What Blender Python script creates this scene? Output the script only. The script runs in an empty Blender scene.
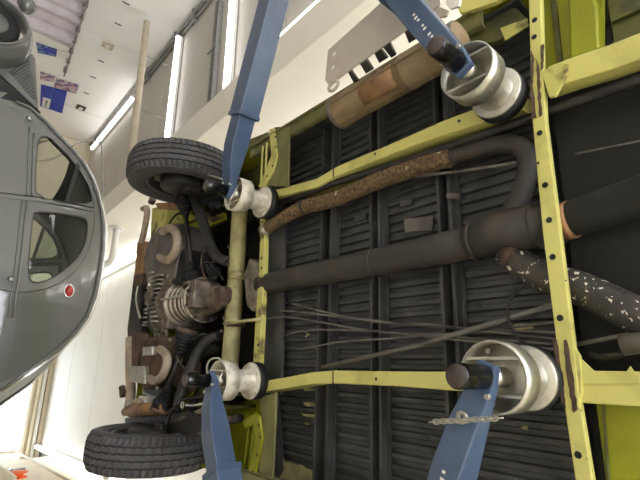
import bpy, bmesh, math, random
from mathutils import Vector, Matrix
from mathutils.geometry import delaunay_2d_cdt
random.seed(7)
S = bpy.context.scene
COL = S.collection
PI = math.pi

# ------------------------------------------------------------------ camera
FPX = 455.0
AX = Vector((-0.028194133562339838, -0.9616213411440893, 0.27292762243663105))
AY = Vector((-0.6611710351233142, -0.18683806676615708, -0.726597824880484))
AZ = Vector((0.7497052441770927, -0.20093763476095833, -0.6305284401119726))
RV = Matrix((AX, AY, AZ))                      # camera axes -> world (world x = across the van, y = to its rear, z = up)
cam_d = bpy.data.cameras.new('camera')
cam = bpy.data.objects.new('camera', cam_d); COL.objects.link(cam)
cam_d.sensor_width = 36.0; cam_d.lens = FPX / 640.0 * 36.0
cam_d.clip_start = 0.05; cam_d.clip_end = 200
cam.matrix_world = RV.to_4x4()
S.camera = cam

# ------------------------------------------------------------------ world, exposure
w = bpy.data.worlds.new('world'); S.world = w; w.use_nodes = True
bg = w.node_tree.nodes['Background']; bg.inputs[0].default_value = (0.75, 0.87, 1, 1); bg.inputs[1].default_value = 1.0
S.view_settings.view_transform = 'Standard'; S.view_settings.look = 'None'
S.view_settings.exposure = 0.0; S.view_settings.gamma = 1.0
try: S.view_settings.use_curve_mapping = False
except Exception: pass
S.cycles.use_denoising = True
S.cycles.max_bounces = 10; S.cycles.diffuse_bounces = 6; S.cycles.glossy_bounces = 4
S.cycles.sample_clamp_indirect = 6.0
TUBE_W = 6.8                                    # radiance of the fluorescent tubes

# ------------------------------------------------------------------ helpers
YAW = math.radians(-2.613)                      # the hall against the van
MBLD = Matrix.Rotation(YAW, 4, 'Z')
def ray(x, y): return RV @ Vector((x - 320, -(y - 240), -FPX))
def P(x, y, z):
    d = ray(x, y); return d * (z / d.z)
def PX(x, y, X):
    d = ray(x, y); return d * (X / d.x)
def PY(x, y, Y):
    d = ray(x, y); return d * (Y / d.y)
IB = MBLD.to_3x3().inverted()
def Bz(x, y, z):
    d = IB @ ray(x, y); return d * (z / d.z)
def Bx(x, y, X):
    d = IB @ ray(x, y); return d * (X / d.x)
def By(x, y, Y):
    d = IB @ ray(x, y); return d * (Y / d.y)
def lin(c):
    return tuple(((v / 255) / 12.92 if v / 255 <= .04045 else ((v / 255 + .055) / 1.055) ** 2.4) for v in c)

class MB:
    def __init__(s): s.v = []; s.f = []; s.sm = []
    def add(s, vs, fs, smooth=False):
        o = len(s.v); s.v += [Vector(v) for v in vs]
        for f in fs: s.f.append([o + i for i in f]); s.sm.append(smooth)
        return s
    def box(s, a, b):
        x0, y0, z0 = [min(p, q) for p, q in zip(a, b)]; x1, y1, z1 = [max(p, q) for p, q in zip(a, b)]
        return s.add([(x0,y0,z0),(x1,y0,z0),(x1,y1,z0),(x0,y1,z0),(x0,y0,z1),(x1,y0,z1),(x1,y1,z1),(x0,y1,z1)],
              [(0,3,2,1),(4,5,6,7),(0,1,5,4),(1,2,6,5),(2,3,7,6),(3,0,4,7)])
    def beam(s, p, q, wd, ht, up=(0,0,1), w2=None, h2=None):
        p = Vector(p); q = Vector(q); d = (q - p).normalized(); up = Vector(up)
        sd = d.cross(up).normalized(); u = sd.cross(d).normalized()
        w2 = wd if w2 is None else w2; h2 = ht if h2 is None else h2
        vs = []
        for c, ww, hh in ((p, wd, ht), (q, w2, h2)):
            for a, b in ((-1,-1),(1,-1),(1,1),(-1,1)): vs.append(c + sd*(a*ww/2) + u*(b*hh/2))
        return s.add(vs, [(0,1,2,3),(7,6,5,4),(0,4,5,1),(1,5,6,2),(2,6,7,3),(3,7,4,0)])
    def prism(s, pts, h, d=(0,0,1)):
        pts = [Vector(p) for p in pts]; d = Vector(d) * h; n = len(pts)
        ar = Vector((0,0,0))
        for i in range(n): ar += pts[i].cross(pts[(i+1) % n])
        if ar.dot(d) > 0: pts.reverse()
        vs = pts + [p + d for p in pts]
        fs = [tuple(range(n)), tuple(range(2*n-1, n-1, -1))]
        fs += [(i, i+n, (i+1) % n + n, (i+1) % n) for i in range(n)]
        return s.add(vs, fs)
    def tube(s, pts, r, n=12, smooth=True, cap=True, res=0):
        pts = [Vector(p) for p in pts]
        rs = list(r) if isinstance(r, (list, tuple)) else [r] * len(pts)
        if res and len(pts) > 2:
            np_, nr = [], []
            m = len(pts)
            for i in range(m - 1):
                p0 = pts[max(i-1, 0)]; p1 = pts[i]; p2 = pts[i+1]; p3 = pts[min(i+2, m-1)]
                for k in range(res):
                    t = k / res
                    np_.append(0.5 * ((2*p1) + (p2-p0)*t + (2*p0-5*p1+4*p2-p3)*t*t + (3*p1-p0-3*p2+p3)*t**3)); nr.append(rs[i] + (rs[i+1]-rs[i])*t)
            np_.append(pts[-1]); nr.append(rs[-1]); pts, rs = np_, nr
        m = len(pts); vs = []; fs = []
        tg = [(pts[min(i+1, m-1)] - pts[max(i-1, 0)]).normalized() for i in range(m)]
        ref = Vector((0,0,1)) if abs(tg[0].z) < .9 else Vector((1,0,0))
        u = tg[0].cross(ref).normalized()
        for i in range(m):
            u = (u - tg[i] * u.dot(tg[i])).normalized(); v = tg[i].cross(u)
            for k in range(n):
                a = 2*PI*k/n; vs.append(pts[i] + (u*math.cos(a) + v*math.sin(a)) * rs[i])
        for i in range(m-1):
            for k in range(n): fs.append((i*n+k, i*n+(k+1) % n, (i+1)*n+(k+1) % n, (i+1)*n+k))
        s.add(vs, fs, smooth)
        if cap:
            o = len(s.v) - m*n
            s.f.append([o+k for k in range(n-1, -1, -1)]); s.sm.append(False)
            s.f.append([o+(m-1)*n+k for k in range(n)]); s.sm.append(False)
        return s
    def lathe(s, prof, c, axis=(0,0,1), n=32, smooth=True):
        # prof: (radius, height along axis) list
        a = Vector(axis).normalized(); c = Vector(c)
        ref = Vector((1,0,0)) if abs(a.x) < .9 else Vector((0,1,0))
        u = a.cross(ref).normalized(); v = a.cross(u); vs = []; fs = []
        for r, h in prof:
            for k in range(n):
                t = 2*PI*k/n; vs.append(c + a*h + (u*math.cos(t) + v*math.sin(t))*r)
        for i in range(len(prof)-1):
            for k in range(n): fs.append((i*n+k, i*n+(k+1) % n, (i+1)*n+(k+1) % n, (i+1)*n+k))
        return s.add(vs, fs, smooth)
    def build(s, name, mat, parent=None, bevel=0, frame=None, auto=True, seg=2):
        vs = [v.copy() for v in s.v]
        if frame is not None: vs = [frame @ v for v in vs]
        if parent is not None:
            pm = WM[parent.name].inverted(); vs = [pm @ v for v in vs]; org = Vector((0,0,0))
        if vs:
            lo = Vector([min(v[i] for v in vs) for i in range(3)]); hi = Vector([max(v[i] for v in vs) for i in range(3)])
            org = Vector(((lo.x+hi.x)/2, (lo.y+hi.y)/2, lo.z if parent is None else (lo.z+hi.z)/2))
        me = bpy.data.meshes.new(name)
        me.from_pydata([v - org for v in vs], [], s.f)
        me.polygons.foreach_set('use_smooth', s.sm)
        bm = bmesh.new(); bm.from_mesh(me)
        lv = [v for v in bm.verts if not v.link_faces]
        if lv: bmesh.ops.delete(bm, geom=lv, context='VERTS')
        bmesh.ops.recalc_face_normals(bm, faces=bm.faces)
        if bevel:
            bmesh.ops.remove_doubles(bm, verts=bm.verts, dist=1e-6)
            es = [e for e in bm.edges if len(e.link_faces) == 2 and e.calc_face_angle(0) > .5]
            bmesh.ops.bevel(bm, geom=es, offset=bevel, segments=seg, affect='EDGES', profile=.5, clamp_overlap=True)
        bm.to_mesh(me); bm.free()
        me.materials.append(M[mat] if isinstance(mat, str) else mat)
        o = bpy.data.objects.new(name, me); COL.objects.link(o); o.location = org
        if parent is not None: o.parent = parent
        WM[o.name] = (WM[parent.name] if parent is not None else Matrix()) @ Matrix.Translation(org)
        return o
WM = {}
def tag(o, label, cat, group=None, kind=None):
    o['label'] = label; o['category'] = cat
    if group: o['group'] = group
    if kind: o['kind'] = kind
    return o
def structure(o, label=None):
    o['kind'] = 'structure'
    if label: o['label'] = label
    return o
def thing(name, label, cat, mat=None, loc=(0,0,0), rz=0, group=None):
    o = bpy.data.objects.new(name, None); COL.objects.link(o)
    m = mat if mat is not None else Matrix.Translation(loc) @ Matrix.Rotation(rz, 4, 'Z')
    o.matrix_world = m; WM[o.name] = m.copy(); o.empty_display_size = .1
    return tag(o, label, cat, group)
def inst(src, parent, mtx, name=None):
    # another object on the same mesh, placed by a matrix given in the parent's frame
    o = src.copy(); COL.objects.link(o); o.parent = parent; o.matrix_parent_inverse = Matrix(); o.matrix_local = mtx
    WM[o.name] = WM[parent.name] @ mtx
    return o
def inpoly(p, poly):
    x, y = p; r = False; j = len(poly)-1
    for i in range(len(poly)):
        xi, yi = poly[i]; xj, yj = poly[j]
        if (yi > y) != (yj > y) and x < (xj-xi)*(y-yi)/(yj-yi)+xi: r = not r
        j = i
    return r
def smooth_loop(pts, k=2):
    for _ in range(k):
        q = []
        for i in range(len(pts)):
            a = pts[i]; b = pts[(i+1) % len(pts)]
            q.append((a[0]*.75+b[0]*.25, a[1]*.75+b[1]*.25)); q.append((a[0]*.25+b[0]*.75, a[1]*.25+b[1]*.75))
        pts = q
    return pts
def panel(mb, outer, holes, fn, thick_dir, step=None):
    # flat outline with holes, filled and mapped by fn(u, v) -> point, given thickness along thick_dir
    vs = []; es = []
    for lp in [outer] + holes:
        o = len(vs); vs += [Vector(p) for p in lp]; es += [(o+i, o+(i+1) % len(lp)) for i in range(len(lp))]
    if step:
        x0 = min(p[0] for p in outer); x1 = max(p[0] for p in outer); y0 = min(p[1] for p in outer); y1 = max(p[1] for p in outer)
        for i in range(1, int((x1-x0)/step)+1):
            for j in range(1, int((y1-y0)/step)+1):
                q = (x0+i*step, y0+j*step)
                if inpoly(q, outer) and not any(inpoly(q, h) for h in holes): vs.append(Vector(q))
    r = delaunay_2d_cdt(vs, es, [], 0, 1e-6)
    V2, F2 = r[0], r[2]
    tris = []
    for f in F2:
        c = sum((V2[i] for i in f), Vector((0,0))) / len(f)
        if inpoly(c, outer) and not any(inpoly(c, h) for h in holes): tris.append(list(f))
    top = [Vector(fn(p.x, p.y)) for p in V2]; n = len(top); td = Vector(thick_dir)
    ec = {}
    for f in tris:
        for i in range(len(f)):
            a, b = f[i], f[(i+1) % len(f)]; ec[(a, b)] = 1
    fs = [tuple(f) for f in tris] + [tuple(i+n for i in reversed(f)) for f in tris]
    fs += [(b, a, a+n, b+n) for (a, b) in ec if (b, a) not in ec]
    return mb.add(top + [p + td for p in top], fs)

# ------------------------------------------------------------------ materials
M = {}
def mat(name, c, rough=.5, metal=0, c2=None, amt=.5, scale=8, detail=4, lo=.45, hi=.6, bump=0, bscale=40, coat=0, c3=None, scale3=60, lo3=.6, hi3=.68, rvar=0):
    m = bpy.data.materials.new(name); m.use_nodes = True; nt = m.node_tree; b = nt.nodes['Principled BSDF']
    b.inputs['Roughness'].default_value = rough; b.inputs['Metallic'].default_value = metal
    if coat: b.inputs['Coat Weight'].default_value = coat; b.inputs['Coat Roughness'].default_value = .06
    col = lin(c) + (1,)
    b.inputs['Base Color'].default_value = col
    tc = nt.nodes.new('ShaderNodeTexCoord')
    def layer(prev, c2, amt, scale, lo, hi):
        nz = nt.nodes.new('ShaderNodeTexNoise'); nz.inputs['Scale'].default_value = scale; nz.inputs['Detail'].default_value = detail
        nz.inputs['Roughness'].default_value = .6
        nt.links.new(tc.outputs['Object'], nz.inputs['Vector'])
        rp = nt.nodes.new('ShaderNodeValToRGB'); rp.color_ramp.elements[0].position = lo; rp.color_ramp.elements[1].position = hi
        rp.color_ramp.elements[1].color = (amt, amt, amt, 1)
        nt.links.new(nz.outputs['Fac'], rp.inputs['Fac'])
        mx = nt.nodes.new('ShaderNodeMix'); mx.data_type = 'RGBA'
        nt.links.new(rp.outputs['Color'], mx.inputs[0])
        if prev is None: mx.inputs[6].default_value = col
        else: nt.links.new(prev, mx.inputs[6])
        mx.inputs[7].default_value = lin(c2) + (1,)
        return mx.outputs[2]
    prev = None
    if c2: prev = layer(prev, c2, amt, scale, lo, hi)
    if c3: prev = layer(prev, c3, 1, scale3, lo3, hi3)
    if prev is not None: nt.links.new(prev, b.inputs['Base Color'])
    if bump:
        nz = nt.nodes.new('ShaderNodeTexNoise'); nz.inputs['Scale'].default_value = bscale; nz.inputs['Detail'].default_value = 3
        nt.links.new(tc.outputs['Object'], nz.inputs['Vector'])
        bp = nt.nodes.new('ShaderNodeBump'); bp.inputs['Strength'].default_value = bump; bp.inputs['Distance'].default_value = .01
        nt.links.new(nz.outputs['Fac'], bp.inputs['Height']); nt.links.new(bp.outputs['Normal'], b.inputs['Normal'])
    M[name] = m; return m
def emit(name, c, st):
    m = bpy.data.materials.new(name); m.use_nodes = True; nt = m.node_tree; nt.nodes.clear()
    e = nt.nodes.new('ShaderNodeEmission'); e.inputs[0].default_value = lin(c) + (1,); e.inputs[1].default_value = st
    o = nt.nodes.new('ShaderNodeOutputMaterial'); nt.links.new(e.outputs[0], o.inputs[0]); M[name] = m
def glass(name, c, rough=.02, alpha=.18):
    m = bpy.data.materials.new(name); m.use_nodes = True; nt = m.node_tree; nt.nodes.clear()
    t = nt.nodes.new('ShaderNodeBsdfTransparent'); t.inputs[0].default_value = lin(c) + (1,)
    g = nt.nodes.new('ShaderNodeBsdfGlossy'); g.inputs['Roughness'].default_value = rough
    lw = nt.nodes.new('ShaderNodeLayerWeight'); pw = nt.nodes.new('ShaderNodeMath'); pw.operation = 'POWER'; pw.inputs[1].default_value = 5
    nt.links.new(lw.outputs['Facing'], pw.inputs[0]); fr = pw
    mp = nt.nodes.new('ShaderNodeMath'); mp.operation = 'ADD'; mp.inputs[1].default_value = .04 + alpha
    mx = nt.nodes.new('ShaderNodeMixShader'); o = nt.nodes.new('ShaderNodeOutputMaterial')
    nt.links.new(fr.outputs[0], mp.inputs[0]); nt.links.new(mp.outputs[0], mx.inputs[0])
    nt.links.new(t.outputs[0], mx.inputs[1]); nt.links.new(g.outputs[0], mx.inputs[2]); nt.links.new(mx.outputs[0], o.inputs[0]); M[name] = m

mat('lime', (212,206,122), .42, c2=(120,108,40), amt=.5, scale=5, lo=.5, hi=.75, c3=(64,48,32), scale3=34, lo3=.70, hi3=.74)
mat('lime_clean', (150,154,24), .4, c2=(122,124,20), amt=.6, scale=4)
mat('lime_worn', (200,194,110), .5, c2=(70,58,46), amt=.85, scale=10, lo=.54, hi=.66)
mat('olive', (124,122,76), .5, c2=(92,90,58), amt=.6, scale=6)
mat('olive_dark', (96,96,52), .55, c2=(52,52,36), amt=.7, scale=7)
mat('olive_pale', (176,170,120), .5, c2=(120,112,76), amt=.6, scale=9, c3=(60,50,40), scale3=40, lo3=.72, hi3=.76)
mat('underseal', (72,72,72), .5, c2=(48,48,48), amt=.8, scale=7, bump=.15, bscale=120)
mat('underseal_chipped', (72,72,72), .5, c2=(48,48,48), amt=.8, scale=7, c3=(206,196,160), scale3=7, lo3=.695, hi3=.705, bump=.15, bscale=120)
mat('black_metal', (28,27,27), .5, c2=(56,50,46), amt=.7, scale=12, bump=.1)
mat('black_satin', (26,26,27), .35)
mat('duct', (58,55,52), .6, c2=(84,70,56), amt=.8, scale=7, lo=.5, hi=.7, bump=.12, bscale=90)
mat('duct_flaked', (54,52,50), .6, c2=(80,72,62), amt=.7, scale=9, c3=(236,228,214), scale3=60, lo3=.61, hi3=.635, bump=.2, bscale=60)
mat('rust_pipe', (124,100,70), .85, c2=(58,44,34), amt=.85, scale=75, lo=.42, hi=.62, c3=(214,204,180), scale3=16, lo3=.66, hi3=.69, bump=1.0, bscale=55)
mat('rust_tank', (138,118,88), .7, c2=(102,82,60), amt=.8, scale=7, lo=.4, hi=.65, c3=(176,164,150), scale3=16, lo3=.66, hi3=.72, bump=.15, bscale=60)
mat('rust_brown', (96,76,62), .75, c2=(62,48,42), amt=.8, scale=14, bump=.2)
mat('rust_orange', (150,114,76), .7, c2=(112,82,56), amt=.8, scale=12, bump=.2)
mat('alu', (150,142,130), .45, .35, c2=(92,82,70), amt=.8, scale=14, lo=.42, hi=.62, bump=.25, bscale=80)
mat('alu_dirty', (128,116,104), .55, .2, c2=(70,60,52), amt=.9, scale=12, lo=.4, hi=.6, bump=.3, bscale=70)
mat('alu_bright', (196,190,178), .38, .5, c2=(140,130,116), amt=.7, scale=20)
mat('beige_pipe', (168,152,134), .55, c2=(126,108,92), amt=.6, scale=12)
mat('sheet_grey', (112,106,102), .5, c2=(74,66,62), amt=.7, scale=8, bump=.1)
mat('galv', (204,201,190), .34, .75, c2=(160,156,146), amt=.6, scale=24, lo=.4, hi=.65, bump=.06, bscale=160)
mat('white_cast', (218,212,196), .45, .1, c2=(170,162,146), amt=.75, scale=22, c3=(70,64,58), scale3=40, lo3=.73, hi3=.76)
mat('lift_blue', (74,92,120), .32, c2=(62,78,104), amt=.6, scale=6, c3=(120,128,138), scale3=26, lo3=.75, hi3=.78, coat=.2)
mat('cap_black', (16,16,16), .22)
mat('cap_brown', (78,66,60), .6, c2=(50,44,42), amt=.6, scale=30)
mat('tar', (22,22,21), .75, c2=(32,31,29), amt=.6, scale=6, bump=.2)
mat('rubber', (13,13,13), .7)
mat('tyre', (74,72,73), .72, c2=(58,56,57), amt=.6, scale=10)
mat('steel_rim', (52,52,52), .45, c2=(80,76,70), amt=.6, scale=14)
mat('chrome', (215,215,215), .15, 1)
mat('paper_white', (236,234,230), .6)
mat('plate_beige', (196,188,176), .5, c2=(176,168,154), amt=.5, scale=6)
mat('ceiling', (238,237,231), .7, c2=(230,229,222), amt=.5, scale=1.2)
mat('ceiling_beige', (194,190,182), .7, c2=(186,181,172), amt=.5, scale=1.2)  # beige, with the left bay's dimmer light put into the colour
mat('wall', (247,245,242), .65, c2=(238,236,233), amt=.5, scale=.9)
mat('wall_cream', (228,219,196), .65, c2=(214,204,180), amt=.5, scale=1)
mat('beam', (238,233,220), .6, c2=(230,224,210), amt=.5, scale=1.1)
mat('floor', (216,212,204), .35, c2=(200,196,188), amt=.6, scale=2, bump=.03)
mat('white_metal', (226,224,218), .4)
mat('grey_metal', (150,148,146), .4, .5, c2=(110,108,104), amt=.5, scale=20)
mat('pvc_beige', (196,184,160), .5, c2=(170,156,132), amt=.4, scale=5)
mat('car_grey', (94,95,92), .22, c2=(88,89,86), amt=.5, scale=2, coat=.8)
mat('car_roof', (78,80,76), .5, c2=(66,68,64), amt=.5, scale=8)
mat('car_line', (20,20,20), .5)
mat('car_inside', (84,82,78), .8)
mat('seat_cloth', (206,198,180), .85)
mat('red_lens', (170,18,18), .15, coat=.8)
mat('curtain', (214,206,214), .8, c2=(196,186,196), amt=.6, scale=4)
mat('poster_blue', (40,56,168), .5, c2=(50,80,190), amt=.5, scale=9)
mat('poster_blue_pale', (120,140,186), .5, c2=(50,70,130), amt=1, scale=16, lo=.5, hi=.52)
mat('poster_mixed', (196,178,176), .5, c2=(110,96,150), amt=1, scale=9, lo=.5, hi=.52, c3=(190,90,80), scale3=12, lo3=.6, hi3=.62)
mat('orange', (250,112,24), .6)
mat('copper', (160,120,86), .4, .3)
emit('tube_light', (255,253,250), TUBE_W)
emit('window_sky', (238,246,255), 4.5)
emit('door_fill_glow', (244,248,255), 13.0)  # glow of the added door panes, brightens the van's underside
glass('car_glass', (228,232,226), .02, .0)

# =================================================================== THE HALL (coordinates of the hall, turned by YAW)
HC = 3.2; FZ = -1.3; XL = -7.7; XR = 1.66; YB = 15.1; YF = -7.0
BX0, BX1, BZ0 = -3.09, -2.70, 2.0
o = MB().box((XL-.2, YF-.2, FZ-.2), (XR+4.2, YB+.2, FZ)).build('floor', 'floor', frame=MBLD); structure(o, 'grey coated workshop floor')
ceil = MB().box((XL-.2, YF-.2, HC+.03), (XR+4.2, YB+.2, HC+.2)).build('ceiling', 'grey_metal', frame=MBLD); structure(ceil, 'white panelled workshop ceiling')
ys = [YF, -5.0, -2.66, -.32, 2.02, 4.36, 6.70, 9.04, 11.05, 13.2, YB]
for i in range(len(ys)-1):
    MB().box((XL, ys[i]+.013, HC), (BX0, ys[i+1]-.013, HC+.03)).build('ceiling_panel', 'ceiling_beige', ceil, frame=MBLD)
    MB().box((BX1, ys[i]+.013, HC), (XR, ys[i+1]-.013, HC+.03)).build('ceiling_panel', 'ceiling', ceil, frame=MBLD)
bmo = MB().box((BX0, YF, BZ0), (BX1, YB, HC)).build('trim_1', 'beam', frame=MBLD, bevel=.012); structure(bmo, 'deep cream ceiling beam running along the hall')
wl = MB().box((XL-.2, YF, FZ), (XL, YB, HC)).build('wall_left', 'wall', frame=MBLD); structure(wl, 'white panelled side wall with posters and a curtain')
for y in (-4.5, -1.0, 2.6, 6.2, 9.7, 13.25):
    pass
ws = [YF, -4.5, -1.0, 2.6, 6.2, 9.72, 13.25, YB]
for i in range(len(ws)-1):
    MB().box((XL, ws[i]+.012, FZ), (XL+.03, ws[i+1]-.012, HC)).build('wall_panel', 'wall', wl, frame=MBLD)
wb = MB().box((XL-.2, YB, FZ), (XR+4.2, YB+.2, HC)).build('wall_back', 'wall_cream', frame=MBLD); structure(wb, 'cream end wall behind the grey car')
for x0, x1 in ((XL+.05, -5.3), (-5.28, -2.9), (-2.88, -.9)):
    MB().box((x0, YB-.03, FZ), (x1, YB, HC)).build('wall_panel', 'wall_cream', wb, frame=MBLD)
o = MB().box((XR, YF, FZ), (XR+.2, YB-1.2, HC)).build('wall_right', 'wall_cream', frame=MBLD); structure(o, 'cream side wall beside the van')
o = MB().box((XR+4.0, YB-1.4, FZ), (XR+4.2, YB+.2, HC)).build('trim_2', 'wall_cream', frame=MBLD); structure(o)
o = MB().box((XR, YB-1.4, FZ), (XR+4.2, YB-1.2, HC)).build('trim_3', 'wall_cream', frame=MBLD); structure(o)
o = MB().box((XL-.2, YF-.2, FZ), (XR+4.2, YF, HC)).build('wall_front', 'wall', frame=MBLD); structure(o, 'white front wall behind the viewer')

# end window: bright panes in a cream frame
win = MB().box((-.88, YB-.05, -.4), (2.6, YB-.01, 2.72)).build('window_1', 'window_sky', frame=MBLD); structure(win, 'bright daylight window in the end wall')
for z in (2.72, 2.86):
    MB().box((-.95, YB-.16 - (.06 if z < 2.8 else 0), z), (2.7, YB, z+.06)).build('frame_rail', 'wall_cream', win, frame=MBLD, bevel=.008)
MB().box((-.95, YB-.10, 2.78), (2.7, YB, 2.86)).build('frame_rail', 'pvc_beige', win, frame=MBLD)
MB().box((-.95, YB-.10, 2.98), (2.7, YB, 3.06)).build('frame_rail', 'white_metal', win, frame=MBLD, bevel=.008)
MB().box((-.95, YB-.12, 3.09), (2.7, YB, 3.19)).build('frame_rail', 'pvc_beige', win, frame=MBLD, bevel=.008)
for x in (-.95, 1.58):
    MB().box((x, YB-.13, -.4), (x+.07, YB, 2.75)).build('frame_post', 'wall_cream', win, frame=MBLD, bevel=.008)

# unseen garage door, added so that its glowing panes light the van's underside
gd = MB().box((-6.2, YF, FZ), (1.3, YF+.06, 2.6)).build('fill_door_1', 'white_metal', frame=MBLD); structure(gd, 'unseen white garage door with glowing panes, added behind the viewer for light')
for r in range(3):
    for k in range(6):
        MB().box((-6.05+k*1.23, YF+.06, -.75+r*1.1), (-4.97+k*1.23, YF+.075, .15+r*1.1)).build('fill_pane', 'door_fill_glow', gd, frame=MBLD)
# fluorescent tubes: each a lamp with housing, tube and end caps
def tube_lamp(p, q, label, group='fluorescent ceiling lamps', wid=.05):
    p = Vector(p); q = Vector(q); c = (p+q)/2; d = (q-p).normalized()
    t = thing('fluorescent_lamp', label, 'ceiling light', mat=MBLD @ Matrix.Translation((c.x, c.y, c.z)), group=group)
    MB().beam(p+Vector((0,0,.075)), q+Vector((0,0,.075)), .09, .06).build('housing', 'white_metal', t, bevel=.008, frame=MBLD)
    MB().tube([p+d*.04, q-d*.04], wid, 12).build('tube', 'tube_light', t, frame=MBLD)
    for e, s in ((p, 1), (q, -1)):
        MB().tube([e, e+d*(.035*s)], wid*1.08, 12).build('end_cap', 'white_metal', t, frame=MBLD)
    return t
zt = HC - .12
a = Bz(180, 20, zt)
LY = 6.0*zt/3.2
yA = Bz(229, 45, zt).y; yB_ = Bz(174, 75, zt).y
tube_lamp((-7.3, yA, zt), (-4.35, yA, zt), 'lit fluorescent tube crossing the left ceiling bay nearest to the van')
tube_lamp((-7.35, yB_, zt), (-4.35, yB_, zt), 'lit fluorescent tube crossing the left ceiling bay beside the capped pipe')
c0 = Bz(135, 92, zt); c1 = Bz(91, 152, zt); xc = (c0.x+c1.x)/2
tube_lamp((xc, c0.y, zt), (xc, c1.y, zt), 'lit fluorescent tube along the left wall top, ending at the far corner')
d0 = Bz(324, 0, zt); d1 = Bz(244, 71, zt); xd = (d0.x+d1.x)/2
tube_lamp((xd, d0.y-.1, zt), (xd, d1.y, zt), 'lit fluorescent tube running along the left foot of the cream beam')
tube_lamp((-2.52, 8.6, zt), (-2.52, 14.2, zt), 'long lit tube beside the cream beam, seen between grey car and van', wid=.045)
tube_lamp((XR-.14, 9.2, zt), (XR-.14, 14.9, zt), 'long lit tube along the right ceiling edge above the lower tyre', wid=.05)
for k, (x, y0, y1) in enumerate(((-2.52, 2.5, 8.3), (-2.52, -3.5, 2.2), (XR-.14, 3.0, 8.9), (XR-.14, -3.0, 2.7))):  # unseen tubes added above the van to light the hall
    tube_lamp((x, y0, zt), (x, y1, zt), ('unseen lit tube on the beam side above the raised van tail', 'unseen lit tube on the beam side above the raised van nose', 'unseen lit tube on the right wall side above the raised van tail', 'unseen lit tube on the right wall side above the raised van nose')[k], 'unseen lamps added above the van', wid=.07)
for k, y in enumerate((3.4, 1.0, -1.6, -4.2)):  # unseen tubes, added until the left wall was brighter
    tube_lamp((-7.3, y, zt), (-4.95, y, zt), 'unseen lit tube crossing the left bay beyond the picture, %s from the van lift' % ('first', 'second', 'third', 'fourth')[k], 'unseen lamps added in the left bay')
for k, y in enumerate((-4.0, -5.6)):  # unseen tubes added behind the viewer for more light
    tube_lamp((-2.3, y, zt), (1.2, y, zt), 'unseen lit tube crossing the right bay behind the viewer, %s the garage door' % ('farther from', 'nearer to')[k], 'unseen lamps added behind the viewer', wid=.07)

# conduits, capped pipe, elbow pipe
cd = thing('cable_conduit', 'grey cable conduit along the top of the left wall', 'conduit', mat=MBLD @ Matrix.Translation((XL+.2, 9, HC-.1)))
MB().tube([(XL+.16, 2, HC-.07), (XL+.16, YB-.2, HC-.07)], .045, 10).build('pipe', 'grey_metal', cd, frame=MBLD)
MB().tube([(XL+.28, 2, HC-.05), (XL+.28, 11, HC-.05)], .03, 10).build('pipe', 'grey_metal', cd, frame=MBLD)
for y in (5.5, 7.5, 8.4, 10.0):
    MB().box((XL+.08, y, HC-.13), (XL+.34, y+.05, HC)).build('clamp', 'grey_metal', cd, frame=MBLD)
g0 = Bz(218, 0, 3.12); g1 = Bz(210, 106, 3.12)
ct = thing('cable_tray', 'grey ribbed cable tray crossing the left ceiling bay', 'cable tray', mat=MBLD @ Matrix.Translation((-5.5, g1.y, 3.1)))
MB().box((-7.0, g1.y-.06, 3.1), (g1.x, g1.y+.06, 3.19)).build('tray', 'grey_metal', ct, frame=MBLD)
mb = MB()
for k in range(40): mb.box((-7.0+k*.06, g1.y-.07, 3.085), (-6.98+k*.06, g1.y+.07, 3.1))
mb.build('ribs', 'grey_metal', ct, frame=MBLD)
MB().beam((-5.9, g1.y-.12, 3.08), (-5.9, g1.y+.2, 3.08), .03, .03).build('strap', 'grey_metal', ct, frame=MBLD)
h0 = Bz(148, 20, 2.45); h1 = Bz(133, 150, 2.45); hy = (h0.y+h1.y)/2
cp = thing('capped_pipe', 'beige capped pipe crossing below the left ceiling bay', 'pipe', mat=MBLD @ Matrix.Translation((-5.5, hy, 2.4)))
MB().tube([(h0.x, hy+.15, 2.45), (h0.x+.03, hy+.15, 2.45), (-3.15, hy-.12, 2.45)], [.04, .068, .068], 14).build('pipe', 'pvc_beige', cp, frame=MBLD)
for x in (h0.x+.9, h0.x+2.2):
    MB().tube([(x, hy+.1, 2.5), (x, hy+.1, HC)], .006, 8).build('hanger_rod', 'grey_metal', cp, frame=MBLD)
e0 = Bx(117, 228, BX1)
ep = thing('elbow_pipe', 'white flanged elbow pipe on the face of the cream beam', 'pipe', mat=MBLD @ Matrix.Translation(e0))
MB().lathe([(0,0),(.13,0),(.13,.02),(.05,.02)], e0, (1,0,0), 24).build('flange', 'white_metal', ep, frame=MBLD)
MB().tube([e0, e0+Vector((.45,0,0)), e0+Vector((.56,.06,0)), e0+Vector((.6,.2,0)), e0+Vector((.6,3.0,0))], .055, 14).build('pipe', 'white_metal', ep, frame=MBLD)

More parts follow.
